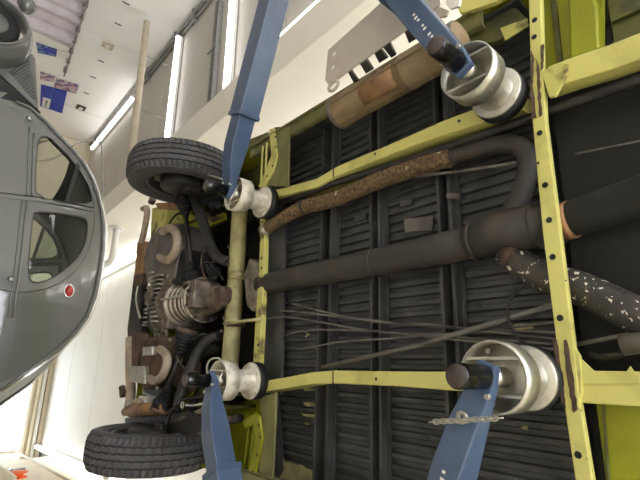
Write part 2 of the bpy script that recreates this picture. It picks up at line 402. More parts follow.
# left wall: screws, boxes, curtain rail, curtain, posters
XW = XL + .03
def wallbox(name, x0y0, x1y1, th, m, parent=None):
    a = Bx(*x0y0, XW); b = Bx(*x1y1, XW)
    return MB().box((XW, a.y, a.z), (XW+th, b.y, b.z)).build(name, m, parent, frame=MBLD)
for q, where in (((126,3), 'nearest to the top edge of the picture'), ((118,24), 'between the top edge and the pale junction box'), ((101,61), 'first after the pale junction box'), ((93,77), 'second after the pale junction box'), ((86,93), 'nearest to the grey socket box')):
    a = Bx(*q, XW)
    o = MB().box((XW, a.y-.012, a.z-.07), (XW+.012, a.y+.012, a.z+.07)).build('wall_clip', 'cap_brown', frame=MBLD)
    tag(o, 'small dark wall clip ' + where, 'clip', 'clips on the left wall')
for q, l in (((108,45), 'small pale junction box between the clips on the white wall'), ((81,107), 'small grey socket box on the white wall near the far corner')):
    a = Bx(*q, XW)
    t = thing('junction_box', l, 'junction box', mat=MBLD @ Matrix.Translation((XW, a.y, a.z-.1)))
    MB().box((XW, a.y-.1, a.z-.12), (XW+.05, a.y+.1, a.z+.12)).build('housing', 'pvc_beige' if q[0] > 100 else 'cap_brown', t, frame=MBLD, bevel=.01)
    MB().box((XW+.05, a.y-.06, a.z-.05), (XW+.06, a.y+.06, a.z+.05)).build('lid', 'white_metal', t, frame=MBLD)
ra = Bx(88, 0, XW+.12); rb_ = Bx(64, 76, XW+.12); rz = (ra.z+rb_.z)/2
rail = thing('curtain_rail', 'thin dark curtain rail with clips on the left wall', 'curtain rail', mat=MBLD @ Matrix.Translation((XW, rb_.y, rb_.z)))
slope = Vector((0, rb_.y-ra.y, rb_.z-ra.z)); rs_ = Vector((XW+.12, ra.y, ra.z)) - slope*1.0
re_ = Vector((XW+.12, rb_.y, rb_.z))
MB().tube([rs_, re_], .02, 8).build('rod', 'grey_metal', rail, frame=MBLD)
for k in range(14):
    p = rs_.lerp(re_, (k+.5)/14)
    MB().box((XW, p.y-.03, p.z-.05), (XW+.14, p.y+.03, p.z+.03)).build('clip', 'grey_metal', rail, frame=MBLD)
mb = MB(); n = 90; vs = []; fs = []
cur_end = rs_.lerp(re_, .80)
for i in range(n+1):
    p = rs_.lerp(cur_end, i/n); wv = .06*math.sin(i*.9) + .05*math.sin(i*.37+1)
    for j in range(5):
        vs.append((XW+.09+wv*(.4+.25*j), p.y + .02*math.sin(i*1.7+j), p.z-.03 - j*.62))
for i in range(n):
    for j in range(4): fs.append((i*5+j, (i+1)*5+j, (i+1)*5+j+1, i*5+j+1))
o = mb.add(vs, fs, True).build('curtain', 'curtain', frame=MBLD); tag(o, 'pale lilac curtain hanging in folds from the wall rail', 'curtain')
md = o.modifiers.new('thick', 'SOLIDIFY'); md.thickness = .006
def poster(pts, m, label, name='poster', stripes=None):
    q = [Bx(*p, XW+.03) for p in pts]
    t = thing(name, label, 'poster', mat=MBLD @ Matrix.Translation(q[0]))
    MB().prism(q, .02, (-1,0,0)).build('sheet', m, t, frame=MBLD)
    for s, sm in stripes or []:
        MB().prism([Bx(*p, XW+.034) for p in s], .004, (-1,0,0)).build('print', sm, t, frame=MBLD)
poster([(36,43),(57,50),(56,57),(38,53)], 'poster_blue_pale', 'small banner with a blue picture below the curtain rail', stripes=[([(43,47.5),(56,51.5),(55.5,54.5),(42.5,51)], 'poster_blue')])
poster([(58.5,50.5),(71,53.5),(69.5,61),(57.5,57.5)], 'paper_white', 'blank white sheet beside the blue banner')
poster([(40,72),(55,77),(54,82),(40,80)], 'poster_mixed', 'small purple picture sheet left of the colourful board')
poster([(56,78.5),(79,85.5),(76,94),(54,87)], 'poster_mixed', 'colourful picture board above the blue poster')
poster([(41,85),(67,92),(62,113.5),(40,106)], 'poster_blue', 'large deep blue poster with a white picture on the left wall', stripes=[([(43,97),(51,99.5),(49,108.5),(42,106)], 'paper_white'), ([(53,87.5),(53.6,87.7),(51.5,97.5),(50.9,97.3)], 'poster_blue_pale'), ([(45.5,100),(48,101),(46,107),(44.5,106)], 'car_grey')])

# right wall: shelf with the orange clamp, thin pipe
sh0 = Bx(0, 462, XR); 
sp = Bx(15, 476, XR-.1)
o = MB().box((XR-.24, sp.y-1.0, sp.z-.20), (XR, sp.y+1.2, sp.z-.15)).build('wall_shelf', 'wall_cream', frame=MBLD, bevel=.006); tag(o, 'narrow cream shelf on the right wall', 'shelf')
t = thing('orange_reel', 'small orange plastic reel on the wall shelf', 'reel', mat=MBLD @ Matrix.Translation((XR-.1, sp.y, sp.z-.15)))
for dx in (-.05, .03):
    mb = MB(); prof = []
    mb.lathe([(.02,0),(.19,0),(.20,.01),(.19,.025),(.02,.025)], (XR-.12+dx, sp.y, sp.z), (1,0,0), 14, False).build('flange', 'orange', t, frame=MBLD)
MB().lathe([(0,0),(.13,0),(.13,.1),(0,.1)], (XR-.17, sp.y, sp.z), (1,0,0), 14).build('hub', 'orange', t, frame=MBLD)
t = thing('clamp_tool', 'grey hand clamp beside the orange reel', 'tool', mat=MBLD @ Matrix.Translation((XR-.1, sp.y+.55, sp.z-.15)))
MB().beam((XR-.12, sp.y+.5, sp.z-.15), (XR-.12, sp.y+.62, sp.z+.26), .05, .06).build('bar', 'grey_metal', t, frame=MBLD)
MB().tube([(XR-.12, sp.y+.3, sp.z-.04), (XR-.12, sp.y+.62, sp.z+.02)], .035, 10).build('grip', 'cap_black', t, frame=MBLD)
q0 = Bx(22, 450, XR-.06); q1 = Bx(62, 477, XR-.06)
o = MB().tube([(XR-.06, q1.y-3, q1.z), (XR-.06, q0.y, q1.z)], .025, 8).build('wall_pipe', 'pvc_beige', frame=MBLD); tag(o, 'thin beige pipe running along the right wall', 'pipe')

# =================================================================== THE VAN
ZR, ZF = 1.25, 1.37
XC = -0.355; XG = -0.40
van = thing('van', 'lime yellow van raised on the lift, seen from below with engine and wheels', 'van', loc=(XC, 1.2, .75))
def ragged(px, amp=.8, k=5):
    q = []
    for i in range(len(px)):
        a = px[i]; b = px[(i+1) % len(px)]
        for t in range(k):
            q.append((a[0]+(b[0]-a[0])*t/k+random.uniform(-amp, amp), a[1]+(b[1]-a[1])*t/k+random.uniform(-amp, amp)))
    return q
def PR(name, px, z, h, m, bevel=0, parent=None):
    return MB().prism([P(x, y, z) for x, y in px], h).build(name, m, parent or van, bevel=bevel)
def TB(name, px, r, m, n=12, res=0, parent=None, ext=0):
    pts = [P(*q) for q in px]
    if ext:
        pts.append(pts[-1] + (pts[-1]-pts[-2]).normalized()*ext)
        if isinstance(r, list): r = r + [r[-1]]
    return MB().tube(pts, r, n, res=res).build(name, m, parent or van)

# --- corrugated floor bays and the channels between them
XS0, XS1 = -1.16, .45
yb = [1.86, 1.543, 1.457, 1.228, 1.170, .898, .837, .50]
def corr(y0, y1, m, xa=XS0, xb=XS1, z=ZF):
    per = .038; am = .014; n = int((xb-xa)/per); vs = []; fs = []
    prof = [(0,0),(.3,0),(.42,1),(.78,1),(.9,0)]
    for i in range(n):
        for t, a in prof: vs += [(xa+(i+t)*per, y0, z+am*a), (xa+(i+t)*per, y1, z+am*a)]
    k = len(vs)//2
    for i in range(k-1): fs.append((2*i, 2*i+1, 2*i+3, 2*i+2))
    o = len(vs); vs += [(xa,y0,z+.03),(xa,y1,z+.03),(xb,y0,z+.03),(xb,y1,z+.03)]
    fs += [(o, o+2, o+3, o+1)]
    return MB().add(vs, fs).build('floor_panel', m, van)
corr(yb[0], yb[1], 'underseal_chipped'); corr(yb[2], yb[3], 'underseal'); corr(yb[4], yb[5], 'underseal'); corr(yb[6], yb[7], 'underseal')
for a, b in ((1.543, 1.457), (1.228, 1.170), (.898, .837)):
    mb = MB()
    mb.box((XS0, a, ZF-.035), (XS1, a-.012, ZF+.03)); mb.box((XS0, b, ZF-.035), (XS1, b+.012, ZF+.03)); mb.box((XS0, a, ZF+.015), (XS1, b, ZF+.03))
    mb.box((XS0, a+.016, ZF-.005), (XS1, a-.001, ZF+.0)); mb.box((XS0, b+.001, ZF-.005), (XS1, b-.016, ZF))
    mb.build('floor_crossmember', 'underseal', van)
PR('floor_plate', [(405,232),(432,230),(433,216),(404,219)], ZF-.012, .01, 'sheet_grey')
PR('floor_plate', [(354,222),(366,219),(366,213),(354,215)], ZF-.012, .01, 'underseal', parent=van)
PR('floor_plate', [(400,207),(412,204),(412,198),(400,200)], ZF-.012, .01, 'underseal', parent=van)
TB('jack_bracket', [(448,196,ZF-.05),(459,196,ZF-.05)], .012, 'sheet_grey')
# body shell above (floor pan upper skin, sides, roof)
def shell():
    Y0, Y1 = -1.25, 3.30; hw = .85
    mb = MB(); rows = []
    zs = [(1.236, .0), (1.27, .005), (1.6, .0), (1.95, .01), (2.1, .03), (2.6, .10), (2.78, .22), (2.84, .45)]
    ring = []
    for z, ins in zs:
        a = hw-ins; r = .22; lp = []
        for cx, cy, t0 in ((a-r, Y1-r-ins*.6, 0), (-a+r, Y1-r-ins*.6, 90), (-a+r, Y0+r+ins*1.5, 180), (a-r, Y0+r+ins*1.5, 270)):
            for k in range(7):
                t = math.radians(t0+15*k); lp.append((XC+cx+r*math.cos(t), cy+r*math.sin(t), z))
        ring.append(lp)
    n = len(ring[0]); vs = [p for lp in ring for p in lp]; fs = []
    for i in range(len(ring)-1):
        for k in range(n): fs.append((i*n+k, i*n+(k+1) % n, (i+1)*n+(k+1) % n, (i+1)*n+k))
    fs.append(tuple((len(ring)-1)*n+k for k in range(n)))
    lo = [f for f in fs if max(f) < 3*n]; up = [f for f in fs if max(f) >= 3*n]
    MB().add(vs, lo, True).build('lower_body', 'lime_clean', van)
    MB().add(vs, up, True).build('upper_body', 'paper_white', van)
shell()
MB().box((XS0-.02, -1.0, ZF+.045), (XS1+.03, 1.86, ZF+.06)).build('load_floor', 'underseal', van)
MB().box((XS0+.05, 1.86, 1.60), (XS1-.05, 3.1, 1.615)).build('engine_bay_roof', 'black_metal', van)
MB().box((XS0+.05, 1.845, 1.34), (XS1-.05, 1.862, 1.60)).build('engine_bulkhead', 'underseal', van)

for pl, am, z in (([(281,461),(292,463),(304,467),(318,474),(320,500),(279,500)], .8, ZF-.004), ([(303,387),(315,389),(316,391),(304,391)], .7, ZF-.004), ([(303,402),(317,404),(316,407),(305,406)], .7, ZF-.004),
               ([(301,413),(316,415),(314,418),(304,416)], .7, ZF-.004), ([(304,422),(309,424),(307,426)], .5, ZF-.004), ([(520,428),(527,425),(528,430)], .5, ZF-.004), ([(512,325),(533,323),(534,329),(516,331)], 1, ZF-.004)):
    PR('paint_chip', ragged(pl, am, 6), z, .004, 'olive_pale')
# --- sills and outriggers
sill_y0, sill_y1 = -.2, 2.05
for sx, x in ((-1, XC-.815), (1, XC+.83)):
    mb = MB()
    mb.box((x-.03, .62, 1.235), (x+.03, sill_y1, 1.25)); mb.box((x-.03*sx-.004, .62, 1.235), (x-.03*sx+.004, sill_y1, 1.258)); mb.box((x+.03*sx-.004, .62, 1.22), (x+.03*sx+.004, sill_y1, 1.30))
    mb.build('side_sill', 'olive', van)
    MB().box((x-.004, .5, 1.25), (x+.004, sill_y1, ZF+.045)).build('sill_inner', 'underseal', van)
    MB().box((min(x, x-sx*.07), .5, ZF+.03), (max(x, x-sx*.07), 1.86, ZF+.04)).build('sill_top', 'underseal', van)
PR('outrigger_plate', [(274,127),(289,126),(288,186),(268,186),(276,162)], 1.229, .012, 'olive', .002)
o = PR('outrigger_flange', [(269,129),(274,128),(277,156),(273,171),(264,187),(258,187),(266,169),(271,155)], 1.221, .012, 'lime', .002)
PR('outrigger_plate', [(260,398),(276,392),(272,480),(266,492),(256,492),(262,440)], 1.25, .012, 'olive', .002)
PR('outrigger_flange', [(243,421),(255,413),(259,416),(262,439),(256,468),(251,492),(242,492),(249,467),(255,440),(253,424),(245,428)], 1.24, .012, 'lime_clean', .002)
for q in ((262,146),(266,143)):
    TB('strut', [(q[0]+1, q[1], 1.225),(q[0]-1, 183, 1.225)], .006, 'lime', 8)
for q in (246, 251):
    TB('strut', [(q+4, 418, 1.3),(q-4, 492, 1.3)], .007, 'lime_clean', 8)
for q in ((275.5,137),(276,147),(272.5,166),(267,176)):
    p = P(*q, 1.2200); MB().lathe([(0,0),(.007,0)], p, (0,0,1), 10).build('bolt_hole', 'car_line', van)
for q in ((258.5,425),(260,437),(257,455),(253,472)):
    p = P(*q, 1.2390); MB().lathe([(0,0),(.007,0)], p, (0,0,1), 10).build('bolt_hole', 'car_line', van)
# lime inner wheel arches and body behind the arms
PR('wheel_arch_panel', [(224,408),(262,395),(262,500),(215,500),(212,430)], 1.45, .01, 'lime_clean')
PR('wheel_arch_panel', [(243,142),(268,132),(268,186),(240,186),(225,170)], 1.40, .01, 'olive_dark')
# --- frame rails
def rail(pts, wds, z, h, m, name='frame_rail'):
    mb = MB(); c = [P(x, y, z) for x, y in pts]
    if name == 'front_rail': c.append(c[-1] + (c[-1]-c[-2]).normalized()*.8); wds = wds + [wds[-1]]
    n = len(c); vs = []
    for i in range(n):
        t = (c[min(i+1, n-1)] - c[max(i-1, 0)]).normalized(); sd = Vector((-t.y, t.x, 0)) * (wds[i]/2)
        vs += [c[i]+sd, c[i]-sd, c[i]-sd+Vector((0,0,h)), c[i]+sd+Vector((0,0,h))]
    fs = [(0,1,2,3), tuple(4*(n-1)+k for k in (3,2,1,0))]
    for i in range(n-1):
        for k in range(4): fs.append((4*i+k, 4*i+(k+1) % 4, 4*i+4+(k+1) % 4, 4*i+4+k))
    return mb.add(vs, fs).build(name, m, van, bevel=.004)
ru = rail([(262,197),(316,183),(337,171),(400,145),(442,128),(480,115),(520,98)], [.042,.042,.045,.045,.055,.06,.06], ZR, .11, 'lime')
rl = rail([(255,388),(313,378),(335,377),(400,379),(450,381),(500,382),(562,384)], [.046,.046,.048,.048,.055,.055,.055], ZR, .11, 'lime')
rail([(548,78),(575,68),(610,57),(680,30)], [.075,.075,.075,.075], ZR-.01, .06, 'lime', 'front_rail')
rail([(568,384),(590,387),(640,389),(700,392)], [.085,.075,.075,.075], ZR-.01, .06, 'lime', 'front_rail')
for q in ((333.5,172.5),(333,377.5)):
    p = P(*q, ZR-.001); MB().beam(p+Vector((-.024,0,0)), p+Vector((.024,0,0)), .004, .004).build('weld_seam', 'rust_brown', van)
for q in ((375,154),(459,121),(376,379)):
    p = P(*q, ZR-.0015); MB().lathe([(0,0),(.006,0)], p, (0,0,1), 10).build('drain_hole', 'car_line', van)
PR('bracket_plate', [(572,359),(580,358),(594,371),(626,372),(630,366),(634,372),(640,376),(640,384),(574,384)], ZR-.014, .006, 'lime', .001)
# --- front crossmember with drain holes, bare rusty patches
cmp_ = [(528,-12),(530,60),(532,120),(542,230),(555,335),(563,400),(575,480),(584,545)]
cmr = [(541,-12),(543,60),(546,120),(560,230),(573,335),(580,400),(593,480),(602,545)]
mb = MB(); vs = []; fs = []
for (a, b) in zip(cmp_, cmr):
    lift = .05 if a[1] < 30 or a[1] > 450 else 0
    pa = P(*a, ZR-.022); pb = P(*b, ZR-.022)
    vs += [pa, pb, pb+Vector((0,.004,.03)), pa+Vector((0,-.002,.03))]
n = len(cmp_)
fs = [(0,1,2,3), tuple(4*(n-1)+k for k in (3,2,1,0))]
for i in range(n-1):
    for k in range(4): fs.append((4*i+k, 4*i+(k+1) % 4, 4*i+4+(k+1) % 4, 4*i+4+k))
fc = mb.add(vs, fs).build('front_crossmember', 'lime', van, bevel=.004)
for q in ((534.5,20),(534,37),(539.5,133),(545,185),(549,220),(552.5,257),(560,318),(578,455),(538,163)):
    p = P(*q, ZR-.0235); r = .0085 if q != (538,163) else .004
    MB().lathe([(0,0),(r,0)], p, (0,0,1), 12).build('drain_hole', 'car_line', fc)
for pl in ([(531,50),(534,58),(533,85),(536,118),(531.5,118),(530.5,80)], [(536,58),(539,66),(540,90),(542,115),(539,117),(537,85)],
           [(553,340),(557,341),(563,380),(566,408),(562,404),(556,370)], [(563,340),(567,340),(573,375),(577,410),(573,413),(568,385)],
           [(541,46),(543.5,44),(543,66),(541,70)]):
    MB().prism([P(*q, ZR-.0245) for q in ragged(pl, .7, 7)], .004).build('worn_patch', 'rust_brown', fc)
PR('weld_bracket', [(541,72),(560,62),(569,64),(567,72),(555,96),(549,97)], ZR-.024, .014, 'lime_worn', .002)
PR('weld_bracket', [(573,345),(580,356),(582,392),(577,408),(574,380)], ZR-.020, .012, 'lime_worn', .002)
# rear lateral strip behind the pads
mb = MB(); L = [(264,180),(260,217),(259.5,250),(258,281),(255,325),(251,400)]; Rr = [(268,180),(264.5,217),(264,250),(263,281),(261,325),(257,400)]
vs = []
for a, b in zip(L, Rr):
    pa = P(*a, ZR+.012); pb = P(*b, ZR+.012); vs += [pa, pb, pb+Vector((0,0,.03)), pa+Vector((0,0,.03))]
fs = [(0,1,2,3), (23,22,21,20)]
for i in range(5):
    for k in range(4): fs.append((4*i+k, 4*i+(k+1) % 4, 4*i+4+(k+1) % 4, 4*i+4+k))
rc = mb.add(vs, fs).build('rear_crossmember', 'lime_worn', van, bevel=.003)
for q in ((262,222),(262,235),(261.5,258),(261.5,268),(258,345)):
    p = P(*q, ZR+.0105); MB().lathe([(0,0),(.008,0)], p, (0,0,1), 10).build('drain_hole', 'car_line', rc)
PR('rear_floor_panel', [(264,190),(284,186),(281,395),(258,395)], 1.33, .02, 'underseal', .003)
PR('drip_tray', [(262,394),(277,392),(283,470),(270,492),(258,480)], 1.36, .012, 'underseal')

# --- front underside: dark floor, lime wheel houses
MB().box((-1.0, -.75, 1.345), (.25, .47, 1.36)).build('front_floor', 'tar', van)
PR('wheel_house', [(541,-10),(604,-10),(604,60),(544,78)], 1.315, .012, 'lime_clean', .003)
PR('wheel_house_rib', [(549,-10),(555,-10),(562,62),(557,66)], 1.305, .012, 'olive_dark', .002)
mb = MB(); mb.prism([P(x, y, 1.26) for x, y in [(567,-12),(591,-12),(597,5),(599,47),(593,52),(570,58)]], .06)
mb.build('wheel_house_bulge', 'lime_clean', van, bevel=.018, seg=4)
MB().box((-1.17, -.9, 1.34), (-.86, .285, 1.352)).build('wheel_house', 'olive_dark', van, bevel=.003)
PR('wheel_house_rib', [(609,18),(660,-2),(660,0),(611,22)], 1.325, .012, 'olive_dark', .002)
PR('wheel_house_rib', [(612,42),(660,22),(660,24),(612,45)], 1.325, .012, 'olive_dark', .002)
MB().box((.045, -.9, 1.31), (.47, .445, 1.322)).build('wheel_house', 'lime_clean', van, bevel=.003)
PR('wheel_house_rib', [(601,400),(603.5,400),(611,500),(608,500)], 1.302, .01, 'olive_dark', .002)
PR('sill_front', [(460,14),(495,2),(520,-12),(480,-12),(455,2)], 1.21, .02, 'lime', .003)
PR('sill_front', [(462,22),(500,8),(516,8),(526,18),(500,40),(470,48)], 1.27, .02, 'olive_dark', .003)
PR('sill_front', [(500,28),(527,18),(528,26),(505,40)], 1.262, .006, 'lime_worn', .001)

# --- heating ducts and tubes
TB('heater_duct', [(262,285,1.31),(300,277,1.31),(376,262.5,1.31),(440,249,1.31),(475,241,1.31)], [.054,.054,.055,.056,.056], 'duct', 20)
TB('heater_duct', [(470,242.5,1.305),(500,232,1.305),(560,221,1.305)], [.060,.066,.066], 'duct', 20)
for q, r in (((300,277,1.31), .0575), ((376,262.5,1.31), .0585), ((476,241,1.308), .0655), ((538,225.5,1.305), .0685), ((267,284,1.31), .0565)):
    a = P(*q); MB().tube([a+Vector((0,-.006,0)), a+Vector((0,.006,0))], r, 20).build('duct_clamp', 'duct', van)
TB('duct_branch', [(508,222,1.315),(517,203,1.315),(526,180,1.315),(528,158,1.315),(518,146,1.315),(498,144,1.315),(470,151,1.31),(440,160,1.305)], [.036,.033,.031,.031,.031,.031,.031,.031], 'duct', 16, res=5)
TB('duct_branch', [(505,253,1.315),(525,266,1.315),(548,278,1.315),(580,288,1.31),(640,317,1.3),(700,345,1.3)], [.04,.043,.044,.045,.046,.046], 'duct_flaked', 16, res=4, ext=.5)
a = P(504,252,1.31); b = P(516,259,1.31)
MB().tube([a, b], [.034, .046], 14).build('duct_collar', 'rust_brown', van)
TB('front_duct', [(556,224,1.305),(580,216,1.30),(640,196,1.29),(720,170,1.28)], [.05,.05,.052,.052], 'tar', 18, ext=.5)
MB().tube([P(563,222,1.304), P(573,219,1.302)], .0535, 18).build('foil_wrap', 'copper', van)
TB('lagged_pipe', [(266,229,1.27),(285,217,1.275),(305,207,1.29),(335,199,1.295),(380,180,1.30),(420,166,1.30),(452,157,1.303)], [.030,.031,.035,.036,.036,.036,.035], 'rust_pipe', 18, res=8)
a = P(305,206,1.288); MB().tube([a+Vector((0,-.006,0)), a+Vector((0,.006,0))], .039, 18).build('pipe_clamp', 'black_metal', van)
MB().tube([P(263,231,1.268), P(268,228,1.27)], .031, 14).build('pipe_end', 'galv', van)
TB('brake_pipe', [(262,209,1.28),(300,196,1.28),(335,183,1.28),(400,163,1.28),(480,136,1.28),(530,118,1.28),(640,80,1.28),(700,58,1.28)], .015, 'black_metal', 10, ext=.6)
TB('steering_rod', [(322,367,1.29),(420,345,1.29),(470,330,1.285),(500,321,1.28),(560,303,1.28)], .0085, 'sheet_grey', 8)
TB('support_rod', [(385,179,1.31),(455,172,1.31),(530,161,1.31)], .006, 'sheet_grey', 8)
for pts in ([(281,311),(300,312),(350,318),(400,323),(460,328),(560,333)], [(292,303),(320,311),(370,321),(430,325),(560,340)],
            [(258,321),(285,317),(330,324),(380,332),(470,338),(560,345)], [(283,336),(310,330),(370,331),(400,334),(560,350)], [(300,350),(340,342),(400,338),(480,331),(555,322)]):
    TB('control_cable', [(x, y, 1.305) for x, y in pts], .0042, 'sheet_grey', 6, res=4)
TB('hose_loop', [(523,285,1.27),(510,300,1.27),(508,318,1.27),(520,340,1.27),(545,352,1.27)], .0042, 'black_satin', 6, res=5)
TB('clutch_cable', [(224,323.5,1.22),(235,322,1.22),(262,319,1.25)], .008, 'olive_pale', 8)
TB('front_link', [(575,345,1.29),(640,332,1.29)], .006, 'sheet_grey', 8, ext=.5)
TB('front_link', [(578,352,1.30),(600,358,1.29),(640,352,1.29)], .01, 'black_metal', 8, ext=.5)
TB('steering_box', [(622,345,1.27),(660,340,1.27)], .025, 'sheet_grey', 14, ext=.3)
TB('throttle_rod', [(575,154,1.32),(640,141,1.32)], .003, 'sheet_grey', 6)
for q in ((444,196),(455,196)):
    pass
TB('floor_bolt', [(369.5,136,ZF-.015),(370,136,ZF+.01)], .012, 'sheet_grey', 8)

# --- cylindrical heater silencer with its shield plate
t0 = P(338,113,1.17); t1 = P(462,40,1.17)
dv = (t1-t0).normalized(); Lt = (t1-t0).length
tank = MB().lathe([(0,-.015),(.045,-.012),(.066,0),(.070,.012),(.070,.02),(.067,.025),(.067,Lt*.62),(.070,Lt*.625),(.070,Lt*.64),(.067,Lt*.645),(.067,Lt-.02),(.07,Lt-.018),(.064,Lt),(.03,Lt+.012),(0,Lt+.014)], t0, dv, 36).build('heater_silencer', 'rust_tank', van)
MB().lathe([(.069,-.001),(.0715,.003),(.0715,.018),(.069,.021)], t0, dv, 36).build('end_rim', 'sheet_grey', tank)
MB().lathe([(.069,Lt-.022),(.0715,Lt-.019),(.0715,Lt-.006),(.066,Lt)], t0, dv, 36).build('end_rim', 'sheet_grey', tank)
sd = dv.cross(Vector((0,0,1))).normalized(); camdir = (-(t0+t1)/2).normalized()
lowd = (camdir - dv*camdir.dot(dv)).normalized(); lat = dv.cross(lowd)
vs = []; fs = []
for i in range(9):
    an = math.radians(-55 + 80*i/8)
    for u in (.30, .58):
        vs.append(t0 + dv*(Lt*u) + (lowd*math.cos(an) + lat*math.sin(an))*.0685)
for i in range(8): fs.append((2*i, 2*i+1, 2*i+3, 2*i+2))
o = MB().add(vs, fs, True).build('patch_sheet', 'rust_orange', tank); md = o.modifiers.new('t', 'SOLIDIFY'); md.thickness = .003
MB().beam(t0+dv*.02+lowd*.0675*math.cos(.75)+lat*.0675*math.sin(.75), t1-dv*.02+lowd*.0675*math.cos(.75)+lat*.0675*math.sin(.75), .006, .006).build('seam', 'rust_tank', tank)
MB().beam(t0+dv*.02+lowd*.0675*math.cos(-.75)+lat*.0675*math.sin(-.75), t1-dv*.02+lowd*.0675*math.cos(-.75)+lat*.0675*math.sin(-.75), .006, .006).build('seam', 'rust_tank', tank)
pq = [(328,50),(325,80),(328,84),(333,82),(404,31),(440,4),(440,-40),(385,-1)]
sh = MB()
po = [(x, y) for x, y in pq]
def slot(cx, cy, l=3.2, wd=1.2):
    a = math.radians(-60); d = (math.cos(a), math.sin(a)); e = (-d[1], d[0])
    return [(cx+d[0]*l*s+e[0]*wd*t, cy+d[1]*l*s+e[1]*wd*t) for s, t in ((-1,-1),(1,-1),(1,1),(-1,1))]
panel(sh, po, [slot(334, 53.5, 3), slot(332.5, 67, 2.6)], lambda u, v: P(u, v, 1.09), (0,0,.006))
shield = sh.build('shield_plate', 'plate_beige', van)
for q in ((351,72),(364,61),(378,50),(388,46),(408,30)):
    a = P(q[0]-2, q[1]-3, 1.094); b = P(q[0]+6, q[1]+10, 1.14)
    MB().beam(a, b, .014+.022*random.random(), .012, w2=.012+.03*random.random()).build('shield_bracket', 'black_metal', shield)
lp = P(333.5,86,1.09)
mb = MB()
mb.tube([lp+Vector((.02*math.cos(t*PI/6), .028*math.sin(t*PI/6), 0)) for t in range(13)], .007, 8, cap=False).build('shield_loop', 'plate_beige', shield)
PR('step_plate', [(428,12),(438,6),(448,10),(446,16),(436,18)], 1.16, .01, 'plate_beige', .002)
PR('step_plate', [(446,-10),(462,-10),(459,6),(450,9),(446,4)], 1.16, .01, 'paper_white', .002)

# --- torsion tube, trailing arms, shafts
TB('torsion_tube', [(242,192,1.29),(240,210,1.29),(235.5,285,1.29),(230,365,1.29),(228,395,1.29)], .046, 'olive_pale', 20)
MB().tube([P(238,272,1.29), P(237.4,280,1.29)], .048, 20).build('tube_clamp', 'olive_pale', van)
MB().tube([P(236,322,1.288), P(235.6,327,1.288)], .049, 20).build('tube_clamp', 'rust_brown', van)
PR('gearbox_hanger', [(243,275),(249,258),(257,262),(259,300),(252,312),(246,306)], 1.27, .06, 'alu', .012)
PR('gearbox_mount', [(214,288),(220,286),(222,304),(217,310),(213,308)], 1.16, .03, 'rust_brown', .006)
for q in ((228.5,247),(228,264),(224,318),(221,331)): TB('tube_bolt', [(q[0], q[1], 1.235),(q[0]+.5, q[1], 1.27)], .009, 'rust_brown', 6)
TB('trailing_arm', [(193,196,1.14),(198,208,1.14),(205,228,1.16),(210,244,1.18),(216,256,1.2),(228,262,1.24)], [.026,.03,.03,.03,.03,.028], 'black_metal', 14, res=4)
TB('trailing_arm', [(219,336,1.24),(208,340,1.21),(199,351,1.18),(190,371,1.15),(181,394,1.13),(178,408,1.1)], [.028,.03,.03,.03,.03,.026], 'black_metal', 14, res=4)
def shaft(a, b, name='drive_shaft'):
    a = Vector(a); b = Vector(b); d = (b-a).normalized(); L = (b-a).length
    s = MB().tube([a, b], .014, 10).build(name, 'black_metal', van)
    for e, dd in ((a, d), (b, -d)):
        prof = [(.0,-.02),(.055,-.02),(.058,0),(.058,.03),(.05,.035)]
        for k in range(4): prof += [(.05-.008*k, .045+.02*k), (.036-.006*k, .055+.02*k)]
        prof += [(.018,.13),(.0,.13)]
        MB().lathe(prof, e, dd, 20, False).build('boot', 'rubber', s)
        MB().lathe([(.0,-.03),(.06,-.03),(.06,-.005),(.0,-.005)], e, dd, 20).build('joint_flange', 'rust_brown', s)
shaft(P(193,282,1.18), P(184,199,1.12)); shaft(P(186,334,1.16), P(162,407,1.10))
# lime body brackets around the shafts
PR('suspension_bracket', [(177,212),(186,226),(199,231),(223,219),(223,212),(203,221),(190,214)], 1.32, .03, 'lime_clean', .003)
PR('suspension_bracket', [(205,214),(222,217),(212,222)], 1.31, .01, 'rust_brown')
PR('suspension_bracket', [(186,397),(206,372),(260,378),(258,392),(214,400),(196,408)], 1.36, .03, 'olive', .003)
PR('suspension_bracket', [(176,398),(186,384),(192,392),(184,404)], 1.33, .02, 'lime_clean', .003)
for sx, xx in ((-1, -.97), (1, .20)):
    MB().box((xx-.006, 2.15, 1.30), (xx+.006, 3.1, 1.6)).build('engine_bay_side', 'olive_dark', van)
# bump stops and hoses near the wheels
TB('bump_stop', [(212,205,1.2),(213,214,1.26)], .022, 'rubber', 12)
TB('bump_stop', [(218,204,1.2),(219,212,1.26)], .018, 'rubber', 12)
TB('brake_hose', [(167,428,1.1),(172,412,1.1),(184,400,1.12),(205,397,1.15)], .010, 'black_satin', 8, res=5)
TB('brake_hose', [(206,266,1.2),(214,262,1.24),(222,264,1.28)], .005, 'black_satin', 8, res=4)
TB('bump_stop', [(195,401,1.22),(190,409,1.15)], .022, 'black_metal', 12)
TB('damper_lower', [(203,415,1.15),(230,419,1.2)], .013, 'rust_brown', 10)
TB('suspension_link', [(176,421,1.12),(206,409,1.15)], .013, 'alu_dirty', 10)
TB('torsion_end', [(226,420,1.24),(241,418,1.26)], .02, 'black_metal', 12)

